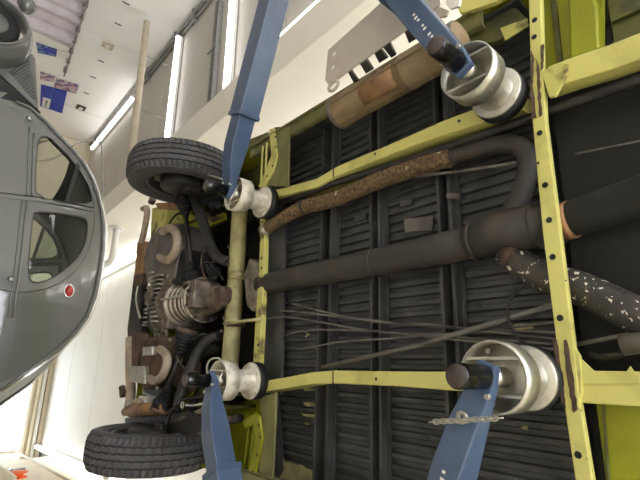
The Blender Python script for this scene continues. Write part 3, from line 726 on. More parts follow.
# --- gearbox and engine
gb = MB().lathe([(0,0),(.045,0),(.055,.03),(.055,.10),(.075,.115),(.085,.14),(.085,.2),(.115,.22),(.125,.235),(.125,.26),(.115,.265),
    (.108,.30),(.105,.36),(.112,.42),(.125,.50),(.14,.56),(.15,.60),(.15,.62),(0,.62)], (XG+.03, 2.19, 1.24), (0,1,0), 32).build('gearbox', 'alu_dirty', van)
for k in range(5):
    MB().lathe([(.090,0),((.116,.115,.119,.128,.143)[k],.001),((.116,.115,.119,.128,.143)[k],.004),(.090,.005)], (XG+.03, 2.50+.045*k, 1.24), (0,1,0), 36).build('rib', 'alu_bright', gb)
MB().lathe([(.10,0),(.132,.001),(.134,.006),(.132,.014),(.10,.015)], (XG+.03, 2.425, 1.24), (0,1,0), 36).build('case_joint', 'alu_bright', gb)
for k in range(9):
    t = k*2*PI/9+.2; MB().tube([(XG+.03+.122*math.cos(t), 2.41, 1.24+.122*math.sin(t)), (XG+.03+.122*math.cos(t), 2.446, 1.24+.122*math.sin(t))], .010, 6).build('nut', 'black_metal', gb)
for k in range(3):
    MB().beam((XG-.05+.07*k, 2.30, 1.128), (XG-.05+.07*k, 2.42, 1.118), .010, .02).build('web', 'alu', gb)
MB().box((XG-.055, 2.30, 1.10), (XG+.1, 2.36, 1.2)).build('drain_boss', 'alu_dirty', gb, bevel=.01)
for k in range(8):
    t = k*PI/4; MB().tube([(XG+.03+.117*math.cos(t), 2.335, 1.24+.117*math.sin(t)), (XG+.03+.117*math.cos(t), 2.375, 1.24+.117*math.sin(t))], .011, 8).build('bolt', 'black_metal', gb)
MB().lathe([(0,0),(.03,0),(.045,.01),(.045,.05),(0,.05)], (XG+.03, 2.16, 1.24), (0,1,0), 16).build('mount', 'rust_brown', gb)
MB().beam((XG+.02, 2.72, 1.095), (XG+.02, 2.44, 1.115), .012, .012).build('rod', 'galv', gb)
eng = MB().box((XG-.17, 2.75, 1.13), (XG+.17, 3.0, 1.42)).build('crankcase', 'alu_dirty', van, bevel=.02)
for k in range(11):
    MB().box((XG-.15+.029*k, 2.80, 1.095), (XG-.143+.029*k, 2.98, 1.14)).build('fin', 'alu_bright', eng)
for k in range(8):
    MB().box((XG-.2+.05*k, 2.995, 1.12), (XG-.19+.05*k, 3.06, 1.3)).build('fin', 'alu_bright', eng)
MB().lathe([(0,0),(.05,0),(.05,.02),(.02,.025),(.02,.04),(0,.04)], (XG-.02, 2.9, 1.10), (0,0,-1), 16).build('sump_plate', 'alu_dirty', eng)
MB().box((XG-.2, 2.70, 1.14), (XG+.19, 2.76, 1.38)).build('engine_flange', 'alu_dirty', eng, bevel=.01)
# heat exchangers
he1 = MB().prism([P(x, y, 1.13) for x, y in [(142,262),(146,243),(158,226),(176,222),(181,246),(174,280),(146,284)]], .2).build('heat_exchanger', 'sheet_grey', van, bevel=.03, seg=3)
TB('exhaust_elbow', [(163,232,1.1),(171,228,1.09),(177,236,1.08),(176,250,1.08),(168,260,1.09),(160,257,1.12)], .026, 'beige_pipe', 14, res=5)
MB().prism([P(x, y, 1.14) for x, y in [(160,250),(186,248),(188,284),(150,286)]], .18).build('heat_exchanger_cover', 'black_metal', van, bevel=.02)
he2 = MB().prism([P(x, y, 1.13) for x, y in [(140,338),(176,336),(172,352),(160,385),(142,390),(136,370)]], .2).build('heat_exchanger', 'rust_brown', van, bevel=.025, seg=3)
TB('exhaust_elbow', [(160,349,1.1),(166,354,1.09),(167,364,1.08),(162,376,1.085),(155,381,1.11),(150,378,1.13)], .024, 'beige_pipe', 14, res=5)
PR('heat_shield', [(129,366),(144,366),(145,384),(129,382)], 1.10, .06, 'galv', .008)
PR('heat_shield', [(142,347),(152,346),(152,355),(142,356)], 1.10, .06, 'galv', .008)
PR('cylinder_head', [(150,340),(184,338),(180,364),(160,370)], 1.18, .14, 'black_metal', .012)
PR('engine_tin', [(132,285),(141,284),(140,334),(130,330)], 1.13, .05, 'black_metal', .008)
PR('engine_tin', [(131,330),(142,332),(140,368),(128,366)], 1.13, .05, 'rust_brown', .01)
PR('engine_tin', [(170,258),(198,255),(198,275),(172,276)], 1.26, .05, 'rust_brown', .01)
PR('engine_tin', [(180,366),(196,362),(188,392),(176,392)], 1.26, .05, 'rust_brown', .01)
TB('oil_filler', [(206,262,1.3),(214,272,1.25)], .04, 'black_metal', 14)
TB('starter_motor', [(205,352,1.3),(222,342,1.3)], .045, 'black_metal', 14)
# small lines around the engine and axle
for pts, r, m in (([(200,268,1.14),(206,262,1.16),(213,266,1.2),(224,280,1.22)], .005, 'black_satin'), ([(205,243,1.18),(201,262,1.15),(205,278,1.13)], .004, 'rust_brown'),
        ([(150,300,1.09),(148,316,1.09),(152,330,1.1),(164,334,1.12)], .006, 'black_satin'), ([(138,286,1.11),(136,300,1.10),(140,318,1.10)], .007, 'galv'),
        ([(208,175,1.05),(216,177,1.06),(224,180,1.08)], .004, 'galv'), ([(168,226,1.16),(176,215,1.18),(190,210,1.2)], .007, 'black_satin'),
        ([(192,340,1.15),(198,336,1.17),(206,334,1.2),(216,338,1.24)], .006, 'black_satin'), ([(176,356,1.12),(184,368,1.12),(196,372,1.16)], .004, 'rust_brown'),
        ([(143,392,1.11),(150,396,1.12),(158,398,1.12)], .006, 'galv'), ([(222,414,1.2),(214,410,1.16),(205,415,1.12)], .007, 'black_metal')):
    TB('engine_line', pts, r, m, 8, res=4)
for q in ((146,228),(151,272),(168,276),(143,356),(157,388),(170,340)):
    TB('engine_bolt', [(q[0], q[1], 1.12),(q[0]+.6, q[1], 1.15)], .010, 'alu', 6)
for k in range(4):
    a = Vector((XG-.16-.0*k, 2.76+.055*k, 1.16)); MB().tube([a, a+Vector((-.18,0,.03))], .012, 10).build('pushrod_tube', 'alu', van)
    a = Vector((XG+.16, 2.76+.055*k, 1.16)); MB().tube([a, a+Vector((.16,0,.03))], .012, 10).build('pushrod_tube', 'alu', van)
TB('retaining_chain', [(186,405,1.05),(193,405.5,1.05),(206,403,1.03)], .005, 'galv', 6)
a = P(182.5,405,1.05); MB().tube([a+Vector((.014*math.cos(k*PI/6), .014*math.sin(k*PI/6), 0)) for k in range(13)], .0035, 6, cap=False).build('chain_ring', 'galv', van)
# tail: bumper, apron, silencer, tail pipe
TB('tail_pipe', [(143,209,1.13),(146.5,208,1.13),(147,214,1.13),(144,232,1.13),(141,243,1.13)], .022, 'beige_pipe', 14, res=4)
PR('bumper_strip', [(137,242),(145,241),(143,272),(134,276)], 1.13, .05, 'rust_orange', .006)
PR('bumper_strip', [(134,272),(142,272),(138,330),(128,345),(127,330)], 1.14, .05, 'rust_brown', .006)
TB('bumper_tube', [(130,338,1.13),(130,370,1.13),(131,392,1.13),(129,408,1.12)], .03, 'beige_pipe', 14, res=3)
PR('rear_apron', [(152,208),(168,205),(163,240),(149,262)], 1.2, .25, 'lime_worn', .004)
MB().box((XS0+.1, 3.14, 1.22), (XS1-.1, 3.16, 1.62)).build('rear_apron', 'lime_clean', van)
PR('apron_rust', [(155,203),(180,202),(182,209),(158,209)], 1.19, .02, 'rust_orange', .003)
TB('towing_eye', [(151,203,1.12),(153,199,1.12)], .025, 'rust_brown', 10)
TB('shock_absorber', [(125,412,1.08),(131,411,1.08),(131.1,411,1.08),(166,407,1.1)], [.024,.024,.036,.036], 'rust_orange', 16)
PR('shock_mount', [(124,418),(190,410),(206,426),(196,436),(126,434)], 1.12, .06, 'black_metal', .01)
TB('bolt_bracket', [(122,387,1.1),(123,396,1.1)], .022, 'rust_brown', 8)
PR('rubber_buffer', [(138,396),(145,396),(146,404),(138,404)], 1.12, .05, 'paper_white', .008)
PR('gap_shade_plate', [(144,386),(168,388),(166,404),(146,404)], 1.22, .02, 'black_satin')  # black plate standing in for the shade of a gap
TB('tail_clamp', [(128,404,1.1),(140,401,1.1)], .02, 'beige_pipe', 10)

# --- wheels
def make_wheel(c, side):
    # side = +1: outer face towards +x
    R0, W = .325, .19
    na = 180
    prof = []  # (across, radius, kind)
    xs = [-.5,-.47,-.41,-.36,-.345,-.33,-.315,-.23,-.215,-.20,-.185,-.10,-.085,-.07,-.01]
    full = xs + [-x for x in reversed(xs)]
    vs = []; fs = []
    prof2 = [(-.30,.20),(-.40,.205),(-.47,.225),(-.515,.262),(-.50,.29),(-.46,.308)]
    P0 = [(a, r, 0) for a, r in prof2]
    tr = [-.42,-.40,-.36,-.32,-.27,-.262,-.235,-.228,-.17,-.10,-.092,-.066,-.058,0,.058,.066,.092,.10,.17,.228,.235,.262,.27,.32,.36,.40,.42]
    P1 = [(a, .325 - .016*(a/.42)**4, 1) for a in tr]
    P2 = [(-a, r, 0) for a, r in reversed(prof2)]
    allp = P0 + P1 + P2; m = len(allp)
    for i in range(na):
        t = 2*PI*i/na
        for a, r, k in allp:
            aa = a; rr = r
            if k:
                g = abs(a)
                if .233 < g < .264 or .064 < g < .094: rr -= .013
                if g > .29 and i % 3 == 0: rr -= .009
                if .10 < g < .2 and i % 4 == 0: rr -= .004
                if .05 < g < .28: aa += .009*(1 if i % 4 < 2 else -1)
            vs.append((c[0] + aa*W*side, c[1]+rr*math.cos(t), c[2]+rr*math.sin(t)))
    for i in range(na):
        j = (i+1) % na
        for k in range(m-1): fs.append((i*m+k, j*m+k, j*m+k+1, i*m+k+1))
    wh = bpy.data.objects.new('wheel', None); COL.objects.link(wh); wh.parent = van
    wh.location = WM[van.name].inverted() @ Vector(c); WM[wh.name] = Matrix.Translation(c)
    MB().add(vs, fs, False).build('tyre', 'tyre', wh)
    ax = (side, 0, 0)
    MB().lathe([(.195,-.075),(.215,-.08),(.215,-.07),(.185,-.06),(.17,-.03),(.17,.03),(.12,.05),(.06,.045),(0,.045)], c, ax, 40).build('rim', 'steel_rim', wh)
    MB().lathe([(0,-.10),(.115,-.10),(.13,-.085),(.13,-.02),(0,-.02)], c, ax, 32).build('brake_drum', 'black_metal', wh)
    for k in range(5):
        t = k*2*PI/5+.3
        MB().tube([Vector(c)+Vector((-.045*side, .15*math.cos(t), .15*math.sin(t))), Vector(c)+Vector((.02*side, .15*math.cos(t), .15*math.sin(t)))], .022, 8).build('rim_slot', 'alu', wh)
    MB().beam(Vector(c)+Vector((-.02*side,-.07,.03)), Vector(c)+Vector((-.13*side,-.07,.03)), .09, .08).build('brake_plate', 'black_metal', wh, bevel=.01)
    return wh
make_wheel((-1.12, 2.50, 1.05), -1)
make_wheel((.43, 2.60, 1.09), 1)

# =================================================================== THE LIFT: two posts with two swing arms each, loose cage pads on the arm pins
def lift_post(x, y, label):
    t = thing('vehicle_lift', label, 'car lift', loc=(x, y, FZ), group='posts of the van lift')
    s = 1 if x > 0 else -1
    MB().box((x-.12, y-.17, FZ+.02), (x+.12, y+.17, 1.55)).build('column', 'lift_blue', t, bevel=.012)
    MB().box((x-.18, y-.4, FZ), (x+.18, y+.4, FZ+.02)).build('base_plate', 'lift_blue', t)
    MB().box((x-s*.24, y-.19, .75), (x-s*.1, y+.19, 1.25)).build('carriage', 'lift_blue', t, bevel=.01)
    return t
post_l = lift_post(-2.34, 1.33, 'blue vehicle lift with two swing arms at the beam side of the van')
post_r = lift_post(1.45, 1.12, 'blue vehicle lift with two swing arms at the right wall side of the van')

def swing_arm(lift, pad, piv, label, joint, wid, marks=False, chain=False):
    px, py = pad
    t = bpy.data.objects.new('swing_arm', None); COL.objects.link(t); t.parent = lift; t['label'] = label
    t.location = WM[lift.name].inverted() @ Vector((px, py, .9)); WM[t.name] = Matrix.Translation((px, py, .9)); t.empty_display_size = .1
    p = Vector((px, py, 1.0)); q = Vector((piv[0], piv[1], 1.0)); d = (q-p).normalized(); L = (q-p).length
    up = Vector((0,0,1)); sd = d.cross(up)
    j = p + d*joint
    n0 = p - d*.032
    secs = [(n0, wid*.50, .025, 1.005), (p+d*.02, wid*.68, .028, 1.005), (p+d*.11, wid*.76, .06, .99), (p+d*.22, wid*.80, .085, .985), (j+d*.10, wid*.80, .085, .985)]
    vs = []; fs = []
    for c, ww, hh, zc in secs:
        for a, b in ((-1,-1),(1,-1),(1,1),(-1,1)): vs.append(Vector((c.x, c.y, zc)) + sd*(a*ww/2) + up*(b*hh/2))
    m = len(secs); fs = [(0,1,2,3), tuple(4*(m-1)+k for k in (3,2,1,0))]
    for i in range(m-1):
        for k in range(4): fs.append((4*i+k, 4*i+(k+1) % 4, 4*i+4+(k+1) % 4, 4*i+4+k))
    MB().add(vs, fs).build('inner_tube', 'lift_blue', t, bevel=.004)
    MB().beam(Vector((j.x,j.y,.985)), Vector((q.x,q.y,.985)), wid*1.0, .105).build('outer_tube', 'lift_blue', t, bevel=.006)
    MB().beam(Vector((j.x,j.y,.985)), Vector((j.x,j.y,.985))+d*.02, wid*1.04, .112).build('tube_collar', 'lift_blue', t, bevel=.003)
    MB().lathe([(0,.885),(.025,.885),(.028,.889),(.028,.99),(0,.99)], (px, py, 0), (0,0,1), 28).build('pin_cap', 'cap_black', t)
    MB().lathe([(0,.8835),(.025,.8835),(.025,.886),(0,.886)], (px, py, 0), (0,0,1), 28).build('cap_face', 'cap_brown', t)
    for k, (u, w_) in enumerate(((.035,-.3),(.035,.3),(-.018,0))):
        b = p + sd*(w_*wid) + d*u; MB().tube([(b.x,b.y,.980),(b.x,b.y,.993)], .0065, 6).build('bolt', 'galv', t)
    if marks:
        for k in range(9):
            if k in (2, 5): continue
            b = p + d*(marks + .016*k); zz = .985-.0425
            MB().beam(Vector((b.x,b.y,zz))-sd*.004, Vector((b.x,b.y,zz))+sd*(.004+.003*(k % 2)), .006, .002).build('print_mark', 'paper_white', t)
    if chain:
        a = P(431,422,.93); b = P(501,418,.945); n = 17
        for k in range(n):
            c = a.lerp(b, (k+.5)/n); dd = (b-a).normalized(); c.z -= .006*math.sin(PI*k/n)
            oth = dd.cross(up).normalized() if k % 2 else up
            MB().tube([c + dd*(.010*math.cos(s*PI/4)) + oth*(.005*math.sin(s*PI/4)) for s in range(9)], .002, 5, cap=False).build('chain_link', 'galv', t)
        b = p + d*.095; MB().lathe([(.006,0),(.014,0),(.015,.006),(.006,.008),(.006,0)], (b.x,b.y,.958), (0,0,-1), 20).build('eyelet', 'galv', t)
    return t
def cage_pad(pad, label, ring_mat, clip=False):
    px, py = pad; up = Vector((0,0,1))
    t = thing('cage_pad', label, 'lift pad', loc=(px, py, 1.02), group='cage pads under the van rails')
    MB().lathe([(0,1.0195),(.024,1.0195),(.024,1.095),(0,1.095)], (px, py, 0), (0,0,1), 20).build('pin', 'galv', t)
    MB().lathe([(.079,1.10),(.084,1.10),(.084,1.033),(.079,1.033),(.079,1.10)], (px, py, 0), (0,0,1), 44).build('cage_ring', ring_mat, t)
    tp = MB().lathe([(.02,1.088),(.080,1.088),(.084,1.094),(.080,1.10),(.02,1.10)], (px, py, 0), (0,0,1), 44).build('cage_top', ring_mat, t)
    for k in (-1, 1):
        e = Vector((px+k*.042, py, 1.063))
        MB().beam(e+Vector((0,-.070,0)), e+Vector((0,.070,0)), .007, .05).build('rib', ring_mat, t)
        for yy in (-.045, .03):
            c = Vector((px+k*.062, py+yy, 1.09)); MB().tube([c, c-up*.012], .008, 6).build('bolt', 'galv', tp)
    MB().lathe([(0,1.095),(.062,1.10),(.052,1.112),(.049,1.13),(.049,1.175),(.058,1.19),(.06,1.197),(0,1.197)], (px, py, 0), (0,0,1), 32).build('neck', ring_mat, t)
    MB().lathe([(0,1.195),(.079,1.195),(.081,1.199),(.081,1.207),(0,1.207)], (px, py, 0), (0,0,1), 40).build('disc', ring_mat, t)
    MB().lathe([(0,1.207),(.083,1.207),(.083,1.246),(0,1.246)], (px, py, 0), (0,0,1), 40).build('rubber_pad', 'rubber', t)
    if clip:
        c = Vector((px-.01,py+.02,1.03))
        MB().tube([c + Vector((.085*math.cos(s), .05*math.sin(s), .02*math.sin(2*s))) for s in [i*.3 for i in range(20)]], .0045, 6).build('wire_clip', 'galv', t)
    return t
PADS = ((-.835,.578), (-.81,1.845), (.006,.566), (.06,1.845))
swing_arm(post_l, PADS[0], (-2.06,1.22), 'swing arm beside the rusty cylinder', .40, .102, marks=.10)
swing_arm(post_l, PADS[1], (-2.06,1.40), 'long swing arm in front of the upper tyre', .36, .115)
swing_arm(post_r, PADS[2], (1.22,1.04), 'swing arm with a chain', .55, .092, marks=.22, chain=True)
swing_arm(post_r, PADS[3], (1.22,1.19), 'swing arm in front of the lower tyre', .36, .105)
cage_pad(PADS[0], 'silver cage pad under the rail beside the rusty cylinder', 'galv')
cage_pad(PADS[1], 'pale cast cage pad with wire clip next to the upper tyre', 'white_cast', True)
cage_pad(PADS[2], 'largest silver cage pad, above the lift arm with the chain', 'galv')
cage_pad(PADS[3], 'pale cast cage pad with wire clip next to the lower tyre', 'white_cast', True)

# =================================================================== THE GREY CAR (on its own ramp lift)
ca = math.radians(15)
CB = Vector((-1.633, 4.60, 0))                  # near-side waist at the door post, hall coordinates
fdir = Vector((-math.cos(ca), math.sin(ca), 0)); ldir = Vector((-math.sin(ca), -math.cos(ca), 0))
HWC = .70
corg = CB - ldir*HWC; CG = -.47                # ground of the car
MC = MBLD @ Matrix(((fdir.x, ldir.x, 0, corg.x), (fdir.y, ldir.y, 0, corg.y), (0, 0, 1, CG), (0, 0, 0, 1)))
car = thing('vintage_car', 'grey vintage saloon with rounded roof and chrome trim beyond the van', 'car', mat=MC)
IMC = MC.inverted(); camL = IMC @ Vector((0,0,0)); IM3 = IMC.to_3x3()
def C(x, y, yl=None):
    d = IM3 @ ray(x, y); q = yl if yl is not None else .7
    for _ in range(1 if yl is not None else 12):
        p = camL + d*((q - camL.y) / d.y)
        if yl is None: q = .5*q + .5*side_y(p.x, p.z)
    return (p.x, p.z)
def side_y(x, z, off=0):
    tp = max(0, (-.55-x)/1.3)
    return HWC*(1-.5*tp*tp) - .10*max(0, (z-1.0)/.6)**1.6 - .05*max(0, (.9-z)/.9)**2 + off
outl = [(0,98),(15,102),(30,108.5),(45,122),(58,136),(72,150),(84,165),(92,180),(97,195),(101,211),(103,228),(102,250),(99,270),(94,297),(86,317),(75,332),(55,352),(25,373),(0,391)]
top = [C(*q) for q in outl]
low = [(-2.05, .62), (-2.0, .42), (-.5, .36), (.6, .36), (1.05, .42), (top[0][0]+.05, .75)]
# extend the tail
tail = [(top[-1][0]-.12, top[-1][1]-.12), (top[-1][0]-.2, top[-1][1]-.3)]
xr = tail[-1][0]
low = [(xr, .62), (xr+.02, .42), (-.55, .36), (.55, .36), (top[0][0]+.02, .40), (top[0][0]+.10, .70)]
outer = top + tail + low
fd_px = [(-14,101),(0,104.5),(14,108),(27,114.5),(41,127),(54,141),(68,155),(80,170),(88,184),(92.5,197),(94.5,208.5),(0,193)]
fdoor = [C(*q) for q in fd_px]; fdoor = fdoor[1:] + [(fdoor[-1][0]-.02, .40), (fdoor[1][0]-.03, .40)]
rd_px = [(0,197),(94.5,212),(94.5,225),(91,242),(85,258),(75,272),(61,283),(45,289.5),(28,292.5),(15,292.5),(0,290)]
rdoor = [C(*q) for q in rd_px]; rdoor = rdoor + [(rdoor[-1][0]+.02, .55), (rdoor[-1][0]+.15, .40), (rdoor[0][0]+.02, .40)]
fw_px = [(38,137),(48,136),(59,143),(70,154),(80,166),(87,179),(91.5,193),(92.5,205),(66,203),(36,197.5),(34.5,180),(36.5,155)]
rw_px = [(34,211),(60,213),(84,217),(88.5,223),(87,239),(80,256),(66,270),(49,281),(35,284.5),(28.5,281),(27.5,266),(30,238),(32,218)]
fwin = smooth_loop([C(*q) for q in fw_px], 1); rwin = smooth_loop([C(*q) for q in rw_px], 1)
def shrink(lp, k):
    cx = sum(p[0] for p in lp)/len(lp); cz = sum(p[1] for p in lp)/len(lp)
    return [(cx+(p[0]-cx)*k, cz+(p[1]-cz)*k) for p in lp]
for s in (1, -1):
    fn = lambda u, v, s=s: MC @ Vector((u, side_y(u, v)*s, v))
    td = (MC.to_3x3() @ Vector((0, -.02*s, 0)))
    def mk(name, out, holes, m, off=0, parent=car, th=-.02):
        mb = MB(); panel(mb, out, holes, lambda u, v: MC @ Vector((u, (side_y(u, v)+off)*s, v)), MC.to_3x3() @ Vector((0, th*s, 0)), .09)
        return mb.build(name, m, parent)
    body = mk('body_side', outer, [fdoor, rdoor], 'car_grey')
    fdo = mk('door', shrink(fdoor, .987), [fwin], 'car_grey', .004)
    rdo = mk('door', shrink(rdoor, .987), [rwin], 'car_grey', .004)
    mk('door_seal', shrink(fdoor, 1.015), [shrink(fdoor, .96)], 'car_line', -.025)
    mk('door_seal', shrink(rdoor, 1.015), [shrink(rdoor, .96)], 'car_line', -.025)
    mk('window_rubber', shrink(rwin, 1.03), [shrink(rwin, .955)], 'car_line', -.002, rdo, -.012)
    mk('window_rubber', shrink(fwin, 1.02), [shrink(fwin, .965)], 'car_line', -.002, fdo, -.012)
    mk('window_glass', shrink(rwin, .99), [], 'car_glass', -.010, rdo, -.003)
    up_px = [(78,164),(87,179),(91.5,193),(92.5,205),(66,203)]
    mk('window_glass', [C(*q) for q in up_px], [], 'car_glass', -.010, fdo, -.003)
    mk('window_bar', [C(*q) for q in ((77,162),(80,166),(68,203.5),(64.5,203))], [], 'car_line', .0, fdo, -.02)
    # waist mouldings and creases
    for q0, q1, rr in (((33.5,134),(32,196),.012), ((29,128),(27,196),.008)):
        a = C(*q0); b = C(*q1); pts = [(a[0]+(b[0]-a[0])*i/6, a[1]+(b[1]-a[1])*i/6) for i in range(7)]
        MB().tube([MC @ Vector((u, (side_y(u, v)+.006)*s, v)) for u, v in pts], rr, 8).build('waist_moulding', 'car_grey', fdo)
    for q0, q1, rr in (((27,202),(13,318),.012), ((22,201),(8,318),.008)):
        a = C(*q0); b = C(*q1); pts = [(a[0]+(b[0]-a[0])*i/6, a[1]+(b[1]-a[1])*i/6) for i in range(7)]
        MB().tube([MC @ Vector((u, (side_y(u, v)+.006)*s, v)) for u, v in pts], rr, 8).build('waist_moulding', 'car_grey', body)
    # gutter along the roof edge
    MB().tube([MC @ Vector((u, (side_y(u, v)+.01)*s, v+.004)) for u, v in top[1:]], .016, 8).build('roof_gutter', 'car_grey', body)
    MB().tube([MC @ Vector((u, (side_y(u, v)-.004)*s, v+.03)) for u, v in top[3:]], .012, 8).build('roof_trim', 'chrome', body)
    for q, par in (((12,281), rdo), ((30,121), fdo)):
        u, v = C(*q)
        b = MC @ Vector((u, (side_y(u, v)+.02)*s, v)); b2 = MC @ Vector((u, (side_y(u, v)+.045)*s, v-.03)); b3 = MC @ Vector((u, side_y(u, v)*s, v))
        MB().tube([b3, b, b2], .014, 10).build('door_handle', 'chrome', par)
    u, v = C(69, 291)
    rf = MB().lathe([(0,.03),(.025,.026),(.036,.012),(.042,0),(.046,-.004),(0,-.004)], (0,0,0), (0,1,0), 20)
    lens = rf; lens.v = [MC @ Vector((u + p.x*1.35, (side_y(u, v)*s + p.y*s), v + p.z*.8)) for p in lens.v]
    lamp = lens.build('side_marker', 'red_lens', body)
    MB().tube([MC @ Vector((u+.062*math.cos(k*PI/8), (side_y(u, v)+.004)*s, v+.037*math.sin(k*PI/8))) for k in range(17)], .007, 6, cap=False).build('bezel', 'chrome', lamp)
# roof skin and windscreen, scuttle
rows = top + tail
vs = []; fs = []; nn = 13
for u, v in rows:
    for k in range(nn):
        t = -1 + 2*k/(nn-1); yy = side_y(u, v)*t; cr = .07*(1-t*t)*min(1, max(0, (u+1.9)/1.3))
        vs.append(MC @ Vector((u, yy, v+cr)))
i0 = 5
for i in range(i0, len(rows)-1):
    for k in range(nn-1): fs.append((i*nn+k, (i+1)*nn+k, (i+1)*nn+k+1, i*nn+k+1))
o = MB().add(vs, fs, True).build('roof', 'car_roof', car); md = o.modifiers.new('t', 'SOLIDIFY'); md.thickness = .012
fs = []
for i in range(1, 5):
    for k in range(nn-1): fs.append((i*nn+k, (i+1)*nn+k, (i+1)*nn+k+1, i*nn+k+1))
MB().add(vs, fs, True).build('windscreen', 'car_glass', car)
fs = []
for i in range(0, 1):
    for k in range(nn-1): fs.append((i*nn+k, (i+1)*nn+k, (i+1)*nn+k+1, i*nn+k+1))
MB().add(vs, fs, True).build('scuttle', 'car_grey', car)
MB().prism([MC @ Vector((p[0], -HWC+.1, p[1])) for p in [(xr+.05,.42),(.9,.42),(.9,.5),(xr+.05,.5)]], 2*HWC-.2, MC.to_3x3() @ Vector((0,1,0))).build('floor_pan', 'car_inside', car)
MB().prism([MC @ Vector((p[0], -.62, p[1])) for p in [(xr,.42),(xr+.03,.42),(xr+.06,top[-1][1]-.3),(xr+.02,top[-1][1]-.3)]], 1.24, MC.to_3x3() @ Vector((0,1,0))).build('tail_panel', 'car_grey', car)
# hood with louvres
hw0 = .46
hood_px = [(-12,50),(12,57),(33,52),(36,58),(39,112),(0,77),(-20,62)]
hs = [C(x, y, hw0) for x, y in hood_px]
hood = MB().prism([MC @ Vector((u, -hw0, v)) for u, v in hs], 2*hw0, MC.to_3x3() @ Vector((0,1,0))).build('hood', 'car_grey', car, bevel=.03, seg=3)
for k in range(14):
    t = k/13
    a = (10+t*25, 72.0+t*29); b = (29+t*7.5, 60+t*40)
    pa = C(*a, hw0+.01); pb = C(*b, hw0+.01)
    MB().beam(MC @ Vector((pa[0], hw0+.004, pa[1])), MC @ Vector((pb[0], hw0+.004, pb[1])), .006, .012, up=ldir).build('louvre', 'car_line', hood)
a = C(0,76,hw0); b = C(40,113.5,hw0)
MB().beam(MC @ Vector((a[0], hw0+.01, a[1])), MC @ Vector((b[0], hw0+.01, b[1])), .012, .02, up=ldir).build('hood_gap', 'car_line', hood)
PRW = C(-13, 20, .66)
# front wing: half shell around the wheel
vs = []; fs = []; ns = 30; nc = 9
for i in range(ns+1):
    t = math.radians(-10 + 200*i/ns)
    for k in range(nc):
        ph = math.radians(-5 + 95*k/(nc-1))
        rr = .36 + .09*math.sin(ph); yy = .42 + .30*math.cos(ph)
        vs.append(MC @ Vector((PRW[0]+rr*math.cos(t)*1.02, yy, PRW[1]+rr*math.sin(t))))
for i in range(ns):
    for k in range(nc-1): fs.append((i*nc+k, (i+1)*nc+k, (i+1)*nc+k+1, i*nc+k+1))
o = MB().add(vs, fs, True).build('front_wing', 'car_grey', car); md = o.modifiers.new('t', 'SOLIDIFY'); md.thickness = .012
MB().tube([MC @ Vector((PRW[0]+.362*math.cos(math.radians(-10+200*i/30))*1.02, .72, PRW[1]+.362*math.sin(math.radians(-10+200*i/30)))) for i in range(31)], .018, 8).build('wing_lip', 'car_grey', o)
# far wing + wheels
far = bpy.data.objects.new('front_wing', o.data); COL.objects.link(far); far.parent = car
far.matrix_local = Matrix.Diagonal((1,-1,1,1)) @ o.matrix_local
md = far.modifiers.new('t', 'SOLIDIFY'); md.thickness = .012
def car_wheel(u, v, yl):
    s = 1 if yl > 0 else -1; c = MC @ Vector((u, yl, v)); ax = MC.to_3x3() @ Vector((0, s, 0))
    wh = bpy.data.objects.new('wheel', None); COL.objects.link(wh); wh.parent = car; wh.location = (u, yl, v); WM[wh.name] = MC @ Matrix.Translation((u, yl, v))
    MB().lathe([(.19,-.06),(.24,-.068),(.285,-.06),(.30,-.04),(.30,.04),(.285,.06),(.24,.068),(.19,.06)], c, ax, 40).build('tyre', 'rubber', wh)
    MB().lathe([(.20,.055),(.18,.05),(.17,.03),(.1,.045),(.06,.06),(0,.062)], c, ax, 32).build('rim', 'car_grey', wh)
    MB().lathe([(.19,-.06),(.17,-.05),(0,-.05)], c, ax, 32).build('brake', 'black_metal', wh)
for yl in (.62, -.62):
    car_wheel(PRW[0], PRW[1], yl); car_wheel(PRW[0]-2.4, .33, yl)
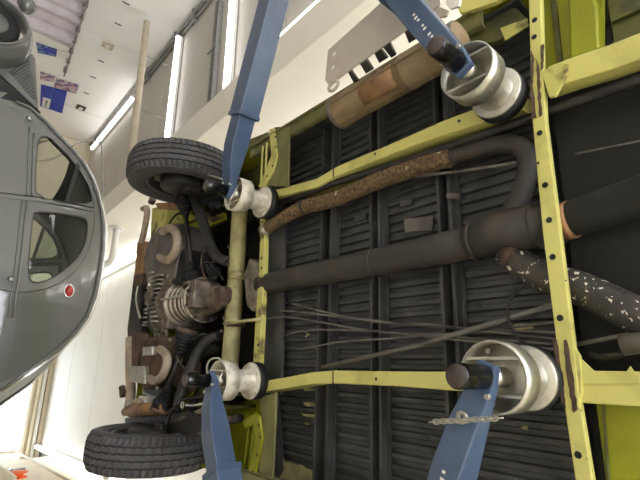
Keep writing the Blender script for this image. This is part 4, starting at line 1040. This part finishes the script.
# headlamp and its chrome loop
hp = C(27, 6, .5); hc = MC @ Vector((hp[0]+.02, .5, hp[1])); ha = MC.to_3x3() @ Vector((1,0,0))
hl = MB().lathe([(0,-.13),(.05,-.115),(.085,-.06),(.098,0),(.092,.012),(0,.02)], hc, ha, 24).build('headlamp', 'car_grey', car)
MB().lathe([(.09,.0),(.103,-.004),(.103,.012),(.09,.016)], hc, ha, 24).build('rim', 'chrome', hl)
# wiper/mirror arm: thin bent rod at the screen post
pts = [MC @ Vector((C(*q)[0], HWC+.03, C(*q)[1])) for q in ((70,150),(78,147),(90,146),(97,151),(98,165),(98,185),(97.5,207))]
MB().tube(pts, .008, 8, res=4).build('mirror_arm', 'grey_metal', car)
# interior: steering wheel, seats
sw = C(46, 153, .3); cc = MC @ Vector((sw[0]+.05, .3, sw[1]+.02)); e1 = MC.to_3x3() @ Vector((.45,0,.9)).normalized(); e2 = MC.to_3x3() @ Vector((0,1,0))
MB().tube([cc + e1*(.19*math.cos(k*PI/12)) + e2*(.19*math.sin(k*PI/12)) for k in range(25)], .014, 8, cap=False).build('steering_wheel', 'seat_cloth', car)
for u0 in (-.25, -1.05):
    MB().prism([MC @ Vector((u0+p[0], -.55, p[1])) for p in [(0,.62),(.5,.66),(.5,.74),(.08,.72),(-.08,.98),(-.16,.98)]], 1.1, MC.to_3x3() @ Vector((0,1,0))).build('seat', 'seat_cloth' , car, bevel=.03)
# ramp lift under the car
rampz = CG
lf = thing('car_ramp', 'blue scissor ramp under the grey car', 'car lift', mat=MC @ Matrix.Translation((0,0,FZ-CG)))
for s in (1, -1):
    def bx(a, b):
        mb = MB().box(a, b); mb.v = [MC @ v for v in mb.v]; return mb
    bx((PRW[0]-2.9, s*.62-.25, -.10), (PRW[0]+.5, s*.62+.25, .0)).build('runway', 'lift_blue', lf, bevel=.008)
    bx((PRW[0]-2.4, s*.62-.2, FZ-CG), (PRW[0]+.2, s*.62+.2, FZ-CG+.06)).build('base', 'lift_blue', lf)
    for a, b in ((-2.3, -.3), (-.3, -2.3)):
        mb = MB().beam((PRW[0]+a, s*.62, FZ-CG+.06), (PRW[0]+b, s*.62, -.10), .06, .08); mb.v = [MC @ v for v in mb.v]
        mb.build('scissor_arm', 'lift_blue', lf)
